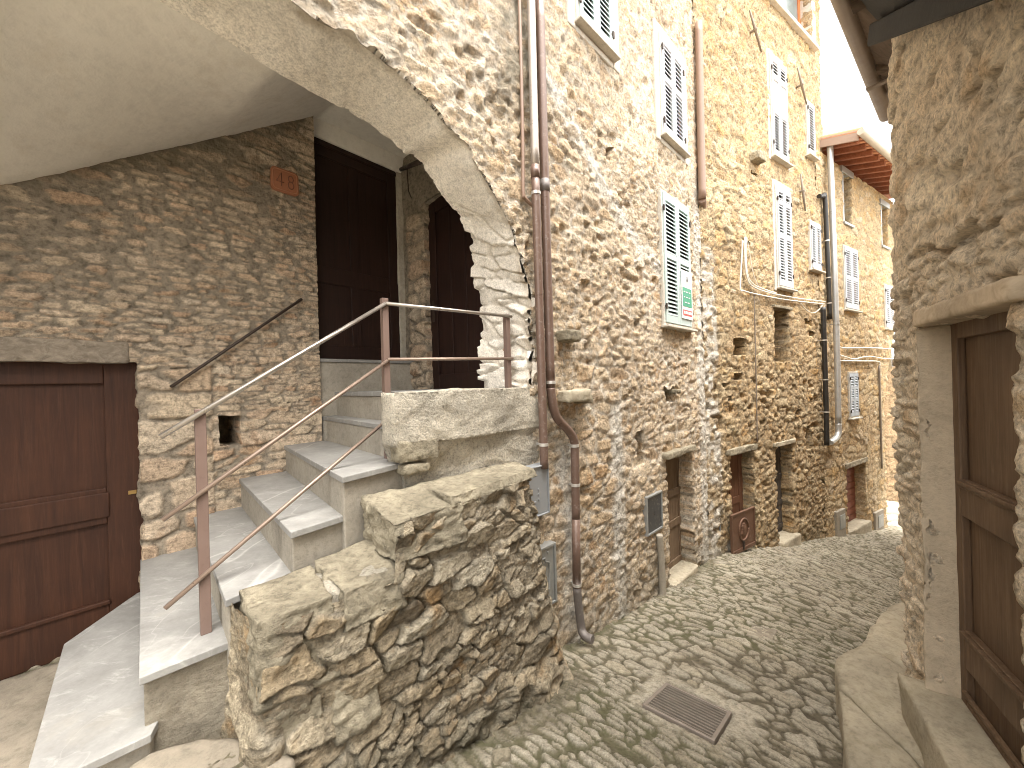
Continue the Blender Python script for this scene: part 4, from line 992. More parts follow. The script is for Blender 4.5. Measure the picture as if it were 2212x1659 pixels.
for k in range(n):
    z0 = dC[2] + .02 + k * (dC[3] - dC[2] - .04) / n; m.box(dC[0] - .02, dC[1], .185, .201, z0, z0 + (dC[3] - dC[2]) / n - .022)
m.build('door_board', M_reddoor, dcd, local(Cc), bevel=.004)
m = MB(); z = dC[3] - .5; x0 = dC[0] + .34; m.box(x0, x0 + .18, .176, .19, z, z + .22); m.build('door_grille', M_dark_inside, dcd, local(Cc))
slab('door_lintel', Cc, dC[0] - .1, dC[1] + .1, -.05, .2, dC[3] - .01, dC[3] + .1, M_cap, hC, 51, .012)
slab('door_step', Cc, dC[0] - .03, dC[1] + .1, -.08, .2, dC[2] - .5, dC[2] + .02, M_ledge, hC, 52, .012)
# roof: rafters, boards, gutter, tiles
ov = .62; r0, r1 = SC0 - .05, SC1b + .5
def rz(o): return ZE + .10 + .30 * (o + ov) - .10
m = MB()
m.hexa([(r0, -ov, rz(-ov) + .06), (r1, -ov, rz(-ov) + .06), (r1, 3.5, rz(3.5) + .06), (r0, 3.5, rz(3.5) + .06), (r0, -ov, rz(-ov) + .09), (r1, -ov, rz(-ov) + .09), (r1, 3.5, rz(3.5) + .09), (r0, 3.5, rz(3.5) + .09)])
roofC = m.build('roof', M_rafter, hC, local(Cc))
for k in range(11):
    x = r0 + .12 + k * .40; m = MB()
    m.hexa([(x, -ov + .05, rz(-ov + .05) - .06), (x + .10, -ov + .05, rz(-ov + .05) - .06), (x + .10, .4, rz(.4) - .06), (x, .4, rz(.4) - .06), (x, -ov + .05, rz(-ov + .05) + .058), (x + .10, -ov + .05, rz(-ov + .05) + .058), (x + .10, .4, rz(.4) + .058), (x, .4, rz(.4) + .058)])
    m.build('rafter', M_rafter, roofC, local(Cc), bevel=.008)
m = MB(); m.hexa([(r0 - .03, -ov, rz(-ov) - .06), (r0, -ov, rz(-ov) - .06), (r0, 3.4, rz(3.4) - .06), (r0 - .03, 3.4, rz(3.4) - .06), (r0 - .03, -ov, rz(-ov) + .14), (r0, -ov, rz(-ov) + .14), (r0, 3.4, rz(3.4) + .14), (r0 - .03, 3.4, rz(3.4) + .14)]); m.build('verge_board', M_verge, roofC, local(Cc), bevel=.005)
m = MB(); m.tube([(r0 - .1, -ov - .06, rz(-ov) + .06), (r1, -ov - .06, rz(-ov) + .06)], .06, 12); m.build('gutter', M_gut, roofC, local(Cc), smooth=True)
m = MB()
for k in range(24):
    x = r0 + .05 + k * .19; m.tube([(x, -ov - .03, rz(-ov) + .12), (x, 3.5, rz(3.5) + .12)], .085, 8)
m.build('roof_tile', M_roof, roofC, local(Cc), smooth=True)
# meter boxes by its door
for k, (q, lab) in enumerate((((1800, 1100, 1819, 1158), 'white meter cabinet with a notch, nearer the zinc drainpipe'), ((1884, 1102, 1902, 1153), 'white meter cabinet with a grey panel at the far house corner'))):
    s0, s1, z0, z1 = S_(Cc, q[0], 1130), S_(Cc, q[2], 1130), Z_(Cc, (q[0] + q[2]) / 2, q[3]), Z_(Cc, (q[0] + q[2]) / 2, q[1])
    t = empty('meter_box', Cc.P((s0 + s1) / 2, z0, -.1), lab, 'meter box')
    m = MB(); m.box(s0, s1, -.07, .02, z0 - .06, z1); m.build('cabinet', M_meter, t, local(Cc), bevel=.012)
    m = MB(); m.box(s0 + .3 * (s1 - s0), s1 - .12 * (s1 - s0), -.08, -.0695, z0 + .3 * (z1 - z0), z1 - .18 * (z1 - z0)); m.build('panel', M_hatch, t, local(Cc), bevel=.004)

# ================================================================== lane-end wall and steps
yD = 12.2
def posD(S, Z, D): return np.stack([S, yD - D + .15 * (S - 11), Z], -1)
xD0 = ray(1890, 900).x * yD; xD1 = ray(2000, 900).x * yD
zD1 = ray(1915, 790).z * yD
def fnD(S, Z):
    r = rubble(S, Z, .34, .14, 701, wgt=.5); st = sst(.03, .16, r['e'] + .05 * fbm(S * 12, Z * 12, 702, 3))
    return st * (.02 + .03 * r['a']) + .012 * fbm(S * 9, Z * 9, 703, 4), np.stack([r['a'], (1 - st) * .7, .35 * (1 - st), np.ones_like(S)], -1)
wD = empty('lane_end_wall', (11.8, yD, -4.6), 'brown stone wall closing the lane beyond the end house', 'wall')
relief('masonry', posD, np.arange(xD0, xD1 + 1.5, .04), np.arange(-5.5, zD1, .04), fnD, M_D, wD)
m = MB(); m.box(xD0 + .05, xD1 + 1.4, yD + .25, yD + .8, -5.6, zD1 - .05); m.build('wall_core', M_conc, wD)
st_ = empty('stone_steps', (11.0, 10.8, -4.4), 'grey stone steps climbing past the corner of the end house', 'steps')
for k in range(4):
    c = ray(1922 - k * 2, 1150 - k * 16); p = c * (10.2 + k * .32)
    rough_solid('step', poly=[(p.x - .55, p.y), (p.x + 1.1, p.y - .25), (p.x + 1.1, p.y + .9), (p.x - .55, p.y + .9)], z0=p.z - 1.2, z1=p.z, res=.12, amp=.015, mat=M_ledge, parent=st_, seed=60 + k)

# ================================================================== RIGHT HOUSE
hR = empty('corner_house', RW.P(-2.6, -2.2, .3), 'beige roughcast house with a recessed brown door and dark timber eave', 'house')
s0R = -(2.624 * math.sin(R(29.7)) + 2.627 * math.cos(R(29.7)))
K1 = RW.at(1917, 80); K2 = RW.at(2130, 0)
qR = [S_(RW, 2005, 1000), S_(RW, 2206, 1000), Z_(RW, 2020, 1486), Z_(RW, 2003, 702)]
sl = (K2[1] - K1[1]) / (K2[0] - K1[0])
def fnR(S, Z):
    r = rubble(S, Z, .30, .16, 801, wgt=.5, warp=.5)
    r2 = rubble(S, Z, .20, .075, 802, wgt=.5, warp=.3, pw=3)
    low = np.clip(sst(.75, .35, Z) * sst(qR[0] + .25, qR[0] + .02, S) + sst(.75, .6, Z) * sst(.42, .52, Z) * 1.0, 0, 1)
    g = lambda k: np.where(low > .5, r2[k], r[k])
    e = g('e') + .08 * fbm(S * 9, Z * 11, 803, 3)
    st = sst(.02, .40 - .2 * low.mean(), e)
    D = st * (.006 + .018 * g('a') + g('dx') * (g('b') - .5) * .16 + g('dy') * (g('c') - .5) * .26) * (.8 + .3 * low) + .014 * fbm(S * 9, Z * 10, 804, 4) + .020 * fbm(S * 1.7, Z * 1.7, 805, 2) + .006 * fbm(S * 30, Z * 34, 806, 3)
    pits = sst(.60, .78, vn(S * 5, Z * 6, 807)) * sst(.6, .75, vn(S * 12, Z * 15, 808)); D = D - .035 * pits
    crev = sst(.028, .008, np.abs(Z - .68 - .10 * fbm(S * 2.5, Z * 0, 809, 3) - .05 * (S - qR[0]))) * (S > qR[0] - .2)
    D = D - .07 * crev * sst(.35, .6, vn(S * 3.3, Z * 0, 810))
    return D, np.stack([g('a'), np.clip(.85 * (1 - st), 0, 1) * .8, np.clip(pits * .3 + crev * .3 + .4 * sst(-1.9, -2.3, Z), 0, 1), np.ones_like(S)], -1)
hR_door = Hole(qR[0], qR[1], -2.6, qR[3], .17, jag=.007)
svR = axis(s0R, 1.2, [(-1.4, .0115), (99, .05)]); zvR = axis(-2.9, 3.4, [(2.9, .0115), (99, .03)])
cor = Vector((2.624, 2.627, 0)); f2 = Vector((math.sin(R(51.6)), math.cos(R(51.6)), 0))
relief('wall', RW.pos, svR, zvR, fnR, M_R, hR, [hR_door])
m = MB(); c0 = RW.P(s0R + .015, 0, .03); c1 = RW.P(qR[0] - .02, 0, .03); c1b = RW.P(qR[0] - .02, 0, .165); c2 = RW.P(qR[1] + .02, 0, .165); c2b = RW.P(qR[1] + .02, 0, .03); c3 = RW.P(1.2, 0, .03); c4 = c3 + RW.n * 3; c5 = c0 + f2 * 10
m.prism([tuple(c)[:2] for c in (c0, c1, c1b, c2, c2b, c3, c4, c5)], -4.4, 2.85); m.build('wall_core', M_R, hR)
# plastered jamb, lintel, sill, door
def hexpl(pl, pts0, z0, pts1, z1): return [tuple(pl.P(s, z0, o)) for s, o in pts0] + [tuple(pl.P(s, z1, o)) for s, o in pts1]
sj = S_(RW, 2092, 1000, .15)
jw = [(qR[0] - .005, -.035), (sj, .125), (sj - .01, .22), (qR[0] - .05, .2)]
rough_solid('door_jamb', hexpl(RW, jw, qR[2] - .1, jw, qR[3] + .0), res=.035, amp=.008, mat=M_jamb, parent=hR, seed=8, freq=5)
lz = qR[3]
pl_ = [(qR[0] - .015, -.055), (qR[1] + .1, -.055), (qR[1] + .1, .16), (qR[0] - .015, .16)]
rough_solid('door_lintel', hexpl(RW, pl_, lz - .005, pl_, lz + .085), res=.04, amp=.004, mat=M_dlint, parent=hR, seed=9, freq=4)
doz0 = qR[2] - .02
m = MB(); m.box(sj - .02, qR[1] + .08, .135, .165, doz0, lz); dR = m.build('panel_door', M_rdoor, hR, local(RW))
zz_ = [Z_(RW, 2149, y, .13) for y in (1050, 1100)]
zq = lambda x, y: Z_(RW, x, y, .12)
m = MB(); a, b = sj - .02, qR[1] + .08
m.box(a, a + .07, .098, .1355, doz0, lz); m.box(b - .14, b, .098, .1355, doz0, lz)
z1t, z1b = zq(2148, 1062), zq(2148, 1150); z2t = zq(2150, 1420); z2b = zq(2150, 1510)
for (p, q) in ((z1b, z1t), (z2b, z2t), (doz0, doz0 + .035), (lz - .09, lz)): m.box(a + .07, b - .14, .098, .1355, p, q)
m.build('door_frame', M_rdoor, dR, local(RW), bevel=.008)
for zt in (z1t, z2t, doz0 + .10): m = MB(); m.box(a + .072, b - .142, .078, .0985, zt - .026, zt - .004); m.box(a + .072, b - .142, .088, .0985, zt - .044, zt - .026); m.build('door_moulding', M_rdoor, dR, local(RW), bevel=.004)
m = MB(); m.box(b - .05, b - .015, .09, .099, .0, .16); m.tube([(b - .03, .095, .05), (b - .03, .05, .05), (b - .10, .045, .05)], .01, 8); m.build('door_handle', M_iron, dR, local(RW))
sp_ = [(qR[0] - .10, -.13), (qR[1] + .5, -.16), (qR[1] + .5, .2), (qR[0] - .06, .2)]
rough_solid('door_sill', hexpl(RW, sp_, -2.55, sp_, qR[2] - .015), res=.035, amp=.012, mat=M_ledge, parent=hR, seed=10, freq=5)
# roof: soffit, gutter, black timber
zg = 2.42
g0 = atz(1914, 300, zg); g1 = atz(1790, 0, zg); gd_ = (g1 - g0).normalized(); g2 = g0 + gd_ * 4.2
P1 = RW.P(K1[0] - .02, K1[1], .0); P2 = RW.P(K2[0] + .7, K2[1] + sl * .7, .0)
fo = Vector((-f2.y, f2.x, 0))
i0 = atz(1917, 205, zg + .0); i1 = atz(1838, 0, zg); id_ = (i1 - i0).normalized(); i2 = i0 + id_ * 4.2
m = MB(); up = Vector((0, 0, .10)); far1 = P1 + f2 * 2.2
m.hexa([i0, i2, P1 - Vector((0, 0, .0)) + RW.n * .05, far1 + Vector((.3, -.3, 0)), i0 + up, i2 + up, P1 + up + RW.n * .05, far1 + up + Vector((.3, -.3, 0))])
rfR = m.build('roof', M_soffit, hR)
for k in range(3):
    m = MB(); t = .12 + k * .2; p = i0.lerp(i2, t); q = P1.lerp(far1, max(0, .2 - t)) if t < .2 else P1.lerp(i2, t * .6)
    dn = Vector((0, 0, -.03)); m.bar(p + dn, p + Vector((f2.y, -f2.x, 0)) * .30 + dn, .08, .06); m.build('rafter', M_soffit, rfR, bevel=.006)
m = MB(); n = 10; gw = max(.05, (i1 - g1).dot(Vector((f2.y, -f2.x, 0))) * .5); cen0 = (g0 + i0) / 2; cen1 = cen0 + gd_ * 4.4
m.tube([cen0 + Vector((0, 0, .03)), cen1 + Vector((0, 0, .03))], gw * 1.08, 20)
gut = m.build('gutter', M_gutd, rfR, smooth=True)
m = MB(); p = atz(1882, 190, zg - gw); m.bar(p + Vector((0, 0, .0)) - Vector((f2.y, -f2.x, 0)) * .03, p + Vector((f2.y, -f2.x, 0)) * .30, .04, .015); m.build('gutter_bracket', M_gutd, gut)
# dark timber eave over the door side
ou = -RW.n * .55
m = MB(); E1 = P1 - Vector((0, 0, .02)) + RW.n * .05; E2 = P2 + RW.n * .05
m.hexa([E1, E2, E2 + ou + Vector((0, 0, .5)), E1 + ou * .55 + Vector((0, 0, .42)), E1 + up, E2 + up, E2 + ou + Vector((0, 0, .6)), E1 + ou * .55 + Vector((0, 0, .52))])
E3 = E2 - Vector((math.sin(R(29.7)), math.cos(R(29.7)), 0)) * 2.6
oz_ = Vector((0, 0, .5)); m.hexa([E2, E3, E3 + ou + oz_, E2 + ou + oz_, E2 + up, E3 + up, E3 + ou + oz_ + up, E2 + ou + oz_ + up])
m.build('eave_boards', M_black, rfR)
m = MB(); m.bar(P1 + Vector((0, 0, .06)) - RW.n * .10 + (P2 - P1) * .12, P2 + Vector((0, 0, .06)) - RW.n * .10, .10, .12); m.build('wall_plate', M_black, rfR, bevel=.012)
m = MB(); top = Vector((0, 0, .5)); m.prism([(p.x, p.y) for p in (i0, i2 - RW.n * .1, P2 + RW.n * 3, P1 + RW.n * 4)], 2.9, 3.0); m.build('roof_tile', M_roof, rfR)
# raised pavement along its foot
lp = [atz(1838, 1668, -2.06), atz(1812, 1500, -2.1), atz(1804, 1421, -2.1), atz(1858, 1386, -2.1), atz(1878, 1342, -2.1), atz(1921, 1300, -2.1), atz(1960, 1285, -2.1)]
lq = [(p.x, p.y) for p in lp]; lend = [(cor + f2 * 2.0 + fo * -.2)[:2], (3.1, 2.3), tuple(RW.P(-.5, 0, .15))[:2], tuple(RW.P(-.5, 0, -.42))[:2]]
pq_ = [tuple(q) for q in lq]
W1, W2, W3, W4 = (cor + f2 * 2.0 + fo * -.2)[:2], tuple((cor + Vector((.15, -.1, 0)))[:2]), tuple(RW.P(-2.35, 0, .12))[:2], tuple(RW.P(-1.2, 0, .12))[:2]
W5, W6 = tuple(RW.P(-.3, 0, .15))[:2], tuple(RW.P(-.3, 0, -.42))[:2]
mid_ = lambda a, b, t: (a[0] + (b[0] - a[0]) * t, a[1] + (b[1] - a[1]) * t)
j1 = mid_(pq_[1], pq_[2], .25)
for k, (poly, zt) in enumerate((([pq_[0], pq_[1], j1, W3, W4, W5, W6], -2.105), ([j1, pq_[2], pq_[3], W2, W3], -2.095), ([pq_[3], pq_[4], pq_[5], pq_[6], W1, W2], -2.115))):
    setp(rough_solid('pavement', poly=inset_(poly, .008), z0=-3.1, z1=zt, res=.045, amp=.014, mat=M_ledge, seed=13 + k, freq=5), kind='structure')

# ================================================================== MARBLE STEPS
sc = empty('marble_staircase', L.P(.9, -1.6, -.8), 'grey marble steps turning up from the cellar door to the landing', 'staircase')
def pz(z, *px): return [tuple(atz(x, y, z))[:2] for x, y in px]
Wl = lambda s, o=.02: tuple(L.P(s, 0, o))[:2]
Zs = [-1.35, -1.13, -.91, -.69, -.47, -.25, -.03]
s2 = L.inv(atz(300, 1198, Zs[1]))[0]
P_ = {}
b1 = pz(Zs[0], (138, 1391))[0]; f1 = pz(Zs[0], (326, 1586))[0]
P_[0] = [Wl(.215), b1, (-1.708, 1.306), f1, (f1[0] - .09, f1[1] + .20), Wl(.55)]
a2 = pz(Zs[1], (300, 1465), (502, 1384))
P_[1] = [Wl(s2), a2[0], a2[1], (a2[1][0] + .04, a2[1][1] + .22), Wl(.95)]
a3 = pz(Zs[2], (487, 1297), (640, 1232)); w3_ = L.inv(atz(420, 1118, Zs[2]))[0]
P_[2] = [Wl(w3_), a3[0], a3[1], (a3[1][0] - .02, a3[1][1] + .3), Wl(1.2)]
a4 = pz(Zs[3], (628, 1150), (764, 1107)); w4_ = L.inv(atz(513, 1032, Zs[3]))[0]
P_[3] = [Wl(w4_), a4[0], a4[1], (a4[1][0] - .02, a4[1][1] + .3), Wl(1.4)]
a5 = pz(Zs[4], (740, 1031), (882, 996)); w5_ = L.inv(atz(598, 958, Zs[4]))[0]
P_[4] = [Wl(w5_), a5[0], a5[1], (a5[1][0] + .02, a5[1][1] + .35), Wl(1.45)]
T6 = [(-1.72, 3.52), (-.905, 2.625), (-.60, 2.62), (-.5, 3.0), tuple(L.P(1.9, 0, .1))[:2], tuple(L.P(1.44, 0, .12))[:2]]
P_[5] = T6
lo_ = A.P(1.22, 0, .05); hi_ = A.P(2.42, 0, .05)
P_[6] = [tuple(L.P(1.435, 0, .05))[:2], (-1.70, 3.66), (-.80, 2.69), tuple(A.P(1.45, 0, .1))[:2], tuple(A.P(2.40, 0, .10))[:2], tuple(L.P(SE + .02, 0, -1.3))[:2], tuple(L.P(SE + .02, 0, .14))[:2], tuple(L.P(1.6, 0, .14))[:2]]
def inset(poly, d): return inset_(poly, d)
for k in range(7):
    poly = P_[k]
    m = MB(); m.prism(poly, Zs[k] - .034, Zs[k]); t = m.build('tread', M_marble, sc, bevel=.004)
    m = MB(); zb_ = -2.0 if k < 3 else -2.2
    m.prism(inset(poly, .03), zb_, Zs[k] - .0345); t = m.build('riser', M_riser if k != 1 else M_conc2, sc, bevel=.008)
# step under the tall door
m = MB(); m.prism([tuple(L.P(s, 0, o))[:2] for s, o in ((1.42, .03), (SE, -.02), (SE, .2), (1.42, .2))], -.1, bz0 - .03); m.build('riser', M_riser, sc, bevel=.006)
m = MB(); m.prism([tuple(L.P(s, 0, o))[:2] for s, o in ((1.42, .01), (SE, -.04), (SE, .2), (1.42, .2))], bz0 - .03, bz0 - .001); m.build('tread', M_marble, sc, bevel=.004)

# ================================================================== LOW RUBBLE WALL beside the steps
lw = empty('stair_wall', A.P(1.2, -2.0, -.3), 'low rubble wall with rough capstones holding the steps above the cobbles', 'wall')
path = [A.P(.26, 0, -.02), A.P(.315, 0, -.385), A.P(.33, 0, -.40), A.P(.55, 0, -.405), A.P(.9, 0, -.40), A.P(1.4, 0, -.36), A.P(1.85, 0, -.27), A.P(2.0, 0, -.22), A.P(2.06, 0, -.14), A.P(2.10, 0, .05)]
PD = [path[0]]
for a, b in zip(path[:-1], path[1:]):
    n = max(1, int((b - a).length / .0085)); PD += [a.lerp(b, (i + 1) / n) for i in range(n)]
PD = np.array([(p.x, p.y) for p in PD])
pl_len = np.concatenate([[0], np.cumsum(np.hypot(*np.diff(PD, axis=0).T))])
sm = PD.copy()
for _ in range(8): sm[1:-1] = (sm[:-2] + 2 * sm[1:-1] + sm[2:]) / 4
tg = np.gradient(sm, axis=0); tg /= np.hypot(tg[:, 0], tg[:, 1])[:, None]
for _ in range(10): tg[1:-1] = (tg[:-2] + 2 * tg[1:-1] + tg[2:]) / 4
tg /= np.hypot(tg[:, 0], tg[:, 1])[:, None]
nm = np.stack([tg[:, 1], -tg[:, 0]], 1)
if (nm[len(nm) // 2] @ np.array([A.n.x, A.n.y])) > 0: nm = -nm
sArc = PD[:, 0] * A.d.x + PD[:, 1] * A.d.y
def pos_lw(S, Z, D):
    px_ = np.interp(S, pl_len, sm[:, 0]); py_ = np.interp(S, pl_len, sm[:, 1]); nx = np.interp(S, pl_len, nm[:, 0]); ny = np.interp(S, pl_len, nm[:, 1])
    sa = np.interp(S, pl_len, sArc)
    bat = np.clip(-.75 - Z, 0, 2) * (.02 + .13 * sst(.9, 2.1, sa)) 
    D2 = D + bat
    return np.stack([px_ + nx * D2, py_ + ny * D2, Z], -1)
ztop_l = np.interp(sArc, [.25, .84, .90, 2.3], [-.93, -.93, -.66, -.66])
def fnLW(S, Z):
    r = rubble(S, Z, .21, .105, 901, wgt=.62, warp=.18, jit=.45, pw=3.4)
    r2 = rubble(S, Z, .12, .055, 902, wgt=.55, warp=.18, jit=.45, pw=3.2)
    sa = np.interp(S, pl_len, sArc)
    sel = fbm(S * 1.3, Z * 1.5, 903, 3) > .22
    g = lambda k: np.where(sel, r2[k], r[k])
    e = g('e') + .035 * fbm(S * 26, Z * 28, 904, 3)
    endf = sst(.40, .30, S)                                   # the flat split end stone
    lo = .03
    st = sst(lo, lo + .09, e)
    st2 = np.maximum(st, endf)
    mort = np.clip(sst(.36, .62, vn(S * 2.2 + 4, Z * 2.2, 905)) * .8 + sst(.14, .02, np.abs(sa - .62 + .05 * fbm(Z * 5, Z * 0, 9, 2))) * sst(-1.35, -1.1, Z), 0, 1) * (1 - endf)
    fill = np.maximum(st2, .55 * mort)
    D = (fill - 1) * .027 + st * (1 - endf) * (.034 * (g('a') - .4) + g('dx') * (g('b') - .5) * .45 + g('dy') * (g('c') - .5) * .7)
    strat = np.abs(((Z + .25 * g('dx') * (g('b') - .5) * 2) * 38 + g('c') * 9 + 1.2 * fbm(S * 9, Z * 9, 906, 2)) % 1 - .5)
    D = D + st * .007 * (strat - .25) * (g('c') > .3) + .010 * fbm(S * 12, Z * 14, 907, 4) + .005 * fbm(S * 44, Z * 50, 908, 2)
    gz = gA(sa)
    base = sst(.30, 0, Z - gz + .15 * fbm(S * 3, Z * 3, 909, 3))
    D = D + base * (.03 + .05 * fbm(S * 6, Z * 6, 910, 3))
    dark_damp = np.clip(base * .75 * sst(.4, .6, vn(S * 3, Z * 3, 911) + .1) + (1 - fill) * .55 * (1 - mort), 0, 1)  # damp foot, and joints darker where no mortar fills them
    return D, np.stack([g('a'), np.clip((1 - st2) * .6 + mort * (1 - st2) * .4 + .25 * mort, 0, 1), dark_damp, np.ones_like(S)], -1)
zl_ = axis(-2.35, -.64, [(99, .0085)])
def sd_lw(S, Z):
    return np.interp(S, pl_len, ztop_l) - Z
relief('masonry', pos_lw, pl_len[::1], zl_, fnLW, M_P, lw, (), sd_lw)
core = [tuple(A.P(s, 0, o))[:2] for s, o in ((.33, -.0), (.36, -.33), (.9, -.34), (.9, -.03))]
m = MB(); m.prism(core, -2.5, -.955); core = [tuple(A.P(s, 0, o))[:2] for s, o in ((.9, .02), (.9, -.34), (1.85, -.21), (2.02, -.13), (2.06, .03))]; m.prism(core, -2.5, -.69); m.build('wall_core', M_conc, lw)
def capst(s0, s1, pf0, pf1, pb0, pb1, zt, zb, seed, tilt=(0, 0, 0, 0), amp=.014, mat=None):
    v = [A.P(s0, zb, pf0), A.P(s1, zb, pf1), A.P(s1, zb, pb1), A.P(s0, zb, pb0), A.P(s0 + .01, zt + tilt[0], pf0 + .03), A.P(s1 - .01, zt + tilt[1], pf1 + .03), A.P(s1, zt + tilt[2], pb1), A.P(s0, zt + tilt[3], pb0)]
    return rough_solid('capstone', [tuple(p) for p in v], res=.015, amp=amp * .8, mat=mat or M_cap, parent=lw, seed=seed, strata=.006, freq=8, sharp=1.75, crag=.03)
capst(.282, .585, -.412, -.425, -.04, -.03, -.895, -1.235, 21, (0, .0, .02, .01))
capst(.60, .905, -.435, -.43, -.03, -.03, -.885, -1.06, 22, (-.01, .0, .05, .02))
capst(.86, 1.28, -.40, -.43, -.02, -.02, -.635, -.86, 23, (-.04, .0, .03, .03), .018)
capst(1.20, 2.07, -.40, -.235, .02, .02, -.612, -.675, 24, (0, -.01, .015, .0), .010)
rough_solid('mortar_bed', [tuple(A.P(s, z, o)) for z in (-1.0, -.90) for (s, o) in ((.33, -.33), (.9, -.36), (.9, .02), (.30, -.03))], res=.03, amp=.018, mat=M_conc, parent=lw, seed=25)
capst(.292, .52, -.43, -.44, -.05, -.05, -1.265, -1.62, 27, (0, -.02, 0, 0), .02)
capst(.56, .76, -.435, -.44, -.3, -.3, -1.30, -1.50, 28, (0, -.03, 0, 0), .018)
# landing kerb block, rough plastered
def capx(name, s0, s1, o0, o1, z0, z1, seed, mat, amp, res=.024):
    return rough_solid(name, [tuple(A.P(s, z, o)) for z in (z0, z1) for (s, o) in ((s0, o0), (s1, o0), (s1, o1), (s0, o1))], res=res, amp=amp, mat=mat, parent=lw, seed=seed, freq=9)
sk0 = S_(A, 849, 900, -.01)
capx('landing_kerb', sk0, 2.36, -.02, .16, -.36, -.03, 31, M_conc, .010)
rough_solid('landing_kerb', [tuple(A.P(s, z, o)) for z, ofs in ((-.70, .06), (-.34, .0)) for (s, o) in ((sk0 + ofs * 2, -.0 + ofs), (2.34, .0), (2.34, .16), (sk0 + ofs, .16))], res=.024, amp=.03, mat=M_conc, parent=lw, seed=32, freq=5, strata=.008)
slab('kerb_stone', A, sk0 + .02, sk0 + .30, -.035, .1, -.46, -.33, M_cap, lw, 33, .016, .022)
slab('kerb_stone', A, sk0 + .06, sk0 + .24, -.03, .1, -.535, -.475, M_cap, lw, 34, .008, .022)
# loose stones at the foot of the wall
for k, (px, py, a, b, c_, lab) in enumerate(((975, 1592, .075, .06, .05, 'orange tinted loose stone at the foot of the low wall'), (640, 1600, .08, .06, .05, 'rough grey stone at the near corner of the low wall'), (700, 1560, .06, .045, .05, 'small grey stone wedged at the base of the low wall'), (1085, 1640, .06, .04, .035, 'brown loose stone between the low wall and the grate'), (1060, 1528, .06, .04, .04, 'mossy loose stone under the low wall'))):
    p = atg(px, py); ang = random.uniform(0, 3)
    ca, sa_ = math.cos(ang), math.sin(ang)
    v = [(p.x + ca * x * a - sa_ * y * b, p.y + sa_ * x * a + ca * y * b, p.z - .02 + (c_ + .02) * z) for z, q in ((0, 1), (1, .75)) for x, y in ((-q, -q), (q, -q), (q, q), (-q, q))]
    setp(rough_solid('loose_stone', v, res=.018, amp=.012, mat=M_tilel if k == 0 else M_cap, seed=70 + k, strata=.004), lab, 'stone')
p = atg(425, 1538)
bm = bmesh.new(); bmesh.ops.create_icosphere(bm, subdivisions=3, radius=1); me = bpy.data.meshes.new('pebble')
for v in bm.verts: v.co = Vector((v.co.x * .022, v.co.y * .035, v.co.z * .014)) * (1 + .08 * mnoise.noise(v.co * 2))
bm.to_mesh(me); bm.free(); me.materials.append(M_pebble)
for q in me.polygons: q.use_smooth = True
o = bpy.data.objects.new('pebble', me); link(o, None, Matrix.Translation(p + Vector((0, 0, .02))) @ Matrix.Rotation(.5, 4, 'X') @ Matrix.Rotation(-.6, 4, 'Z')); setp(o, 'smooth pale green white pebble in the dirt below the second step', 'pebble')

setp(rough_solid('paving', poly=pz(-1.44, (225, 1700), (330, 1625), (455, 1592), (560, 1600), (640, 1640), (620, 1720)), z0=-1.7, z1=-1.425, res=.03, amp=.010, mat=M_pave, seed=77, freq=5), kind='structure')
# ================================================================== RAILING
rl = empty('stair_railing', atz(838, 990, -.47), 'brown steel railing with three posts and thin round bars along the steps', 'railing')
pb = [atz(445, 1366, Zs[1]), atz(839, 990, Zs[4]), A.P(*[A.at(1098, 838, .13)[0]], -.03, .13)]
pt_ = [None] * 3
tops = [(425, 884), (824, 645), (1096, 679)]
for k in range(3):
    r = ray(*tops[k]); hz_ = r.z * pb[k].y
    x_, y_ = pb[k].x, pb[k].y
    top = Vector((x_, y_, hz_)); pt_[k] = top
    m = MB(); m.bar(pb[k] - Vector((0, 0, .0 if k < 2 else .02)), top, .042, .042, up=A.n); m.build('post', M_steel, rl, bevel=.003)
def rail(p, q, e0=0, e1=0, r=.011, mat=None):
    p, q = Vector(p), Vector(q); d = (q - p).normalized(); m = MB(); m.tube([p - d * e0, q + d * e1], r, 10); m.build('rail', mat or M_rail, rl, smooth=True)
out = -A.n * .028
def onpost(k, py):
    r = ray(tops[k][0], py); f = pb[k].y; return Vector((pb[k].x, pb[k].y, r.z * f))
rail(onpost(0, 892) + out, onpost(1, 657) + out, .17, .0, .0125, M_railworn)
rail(onpost(0, 1060) + out, onpost(1, 780) + out, .17, 0)
rail(onpost(0, 1237) + out, onpost(1, 903) + out, .17, 0)
rail(onpost(1, 657) + out, onpost(2, 684) + out, 0, .03, .0125, M_railworn)
rail(onpost(1, 777) + out, onpost(2, 775) + out, 0, .03)
# dark handrail on the stone wall
p, q = L.at(372, 834, -.06), L.at(652, 646, -.06)
m = MB(); a, b = L.P(p[0], p[1], -.06), L.P(q[0], q[1], -.06); dd = (b - a).normalized()
m.tube([a + L.n * .07, a + L.n * .02, a, b, b + L.n * .02, b + L.n * .07], .011, 10)
setp(m.build('handrail', M_iron, smooth=True), 'dark iron handrail slanting across the grey stone wall', 'handrail')

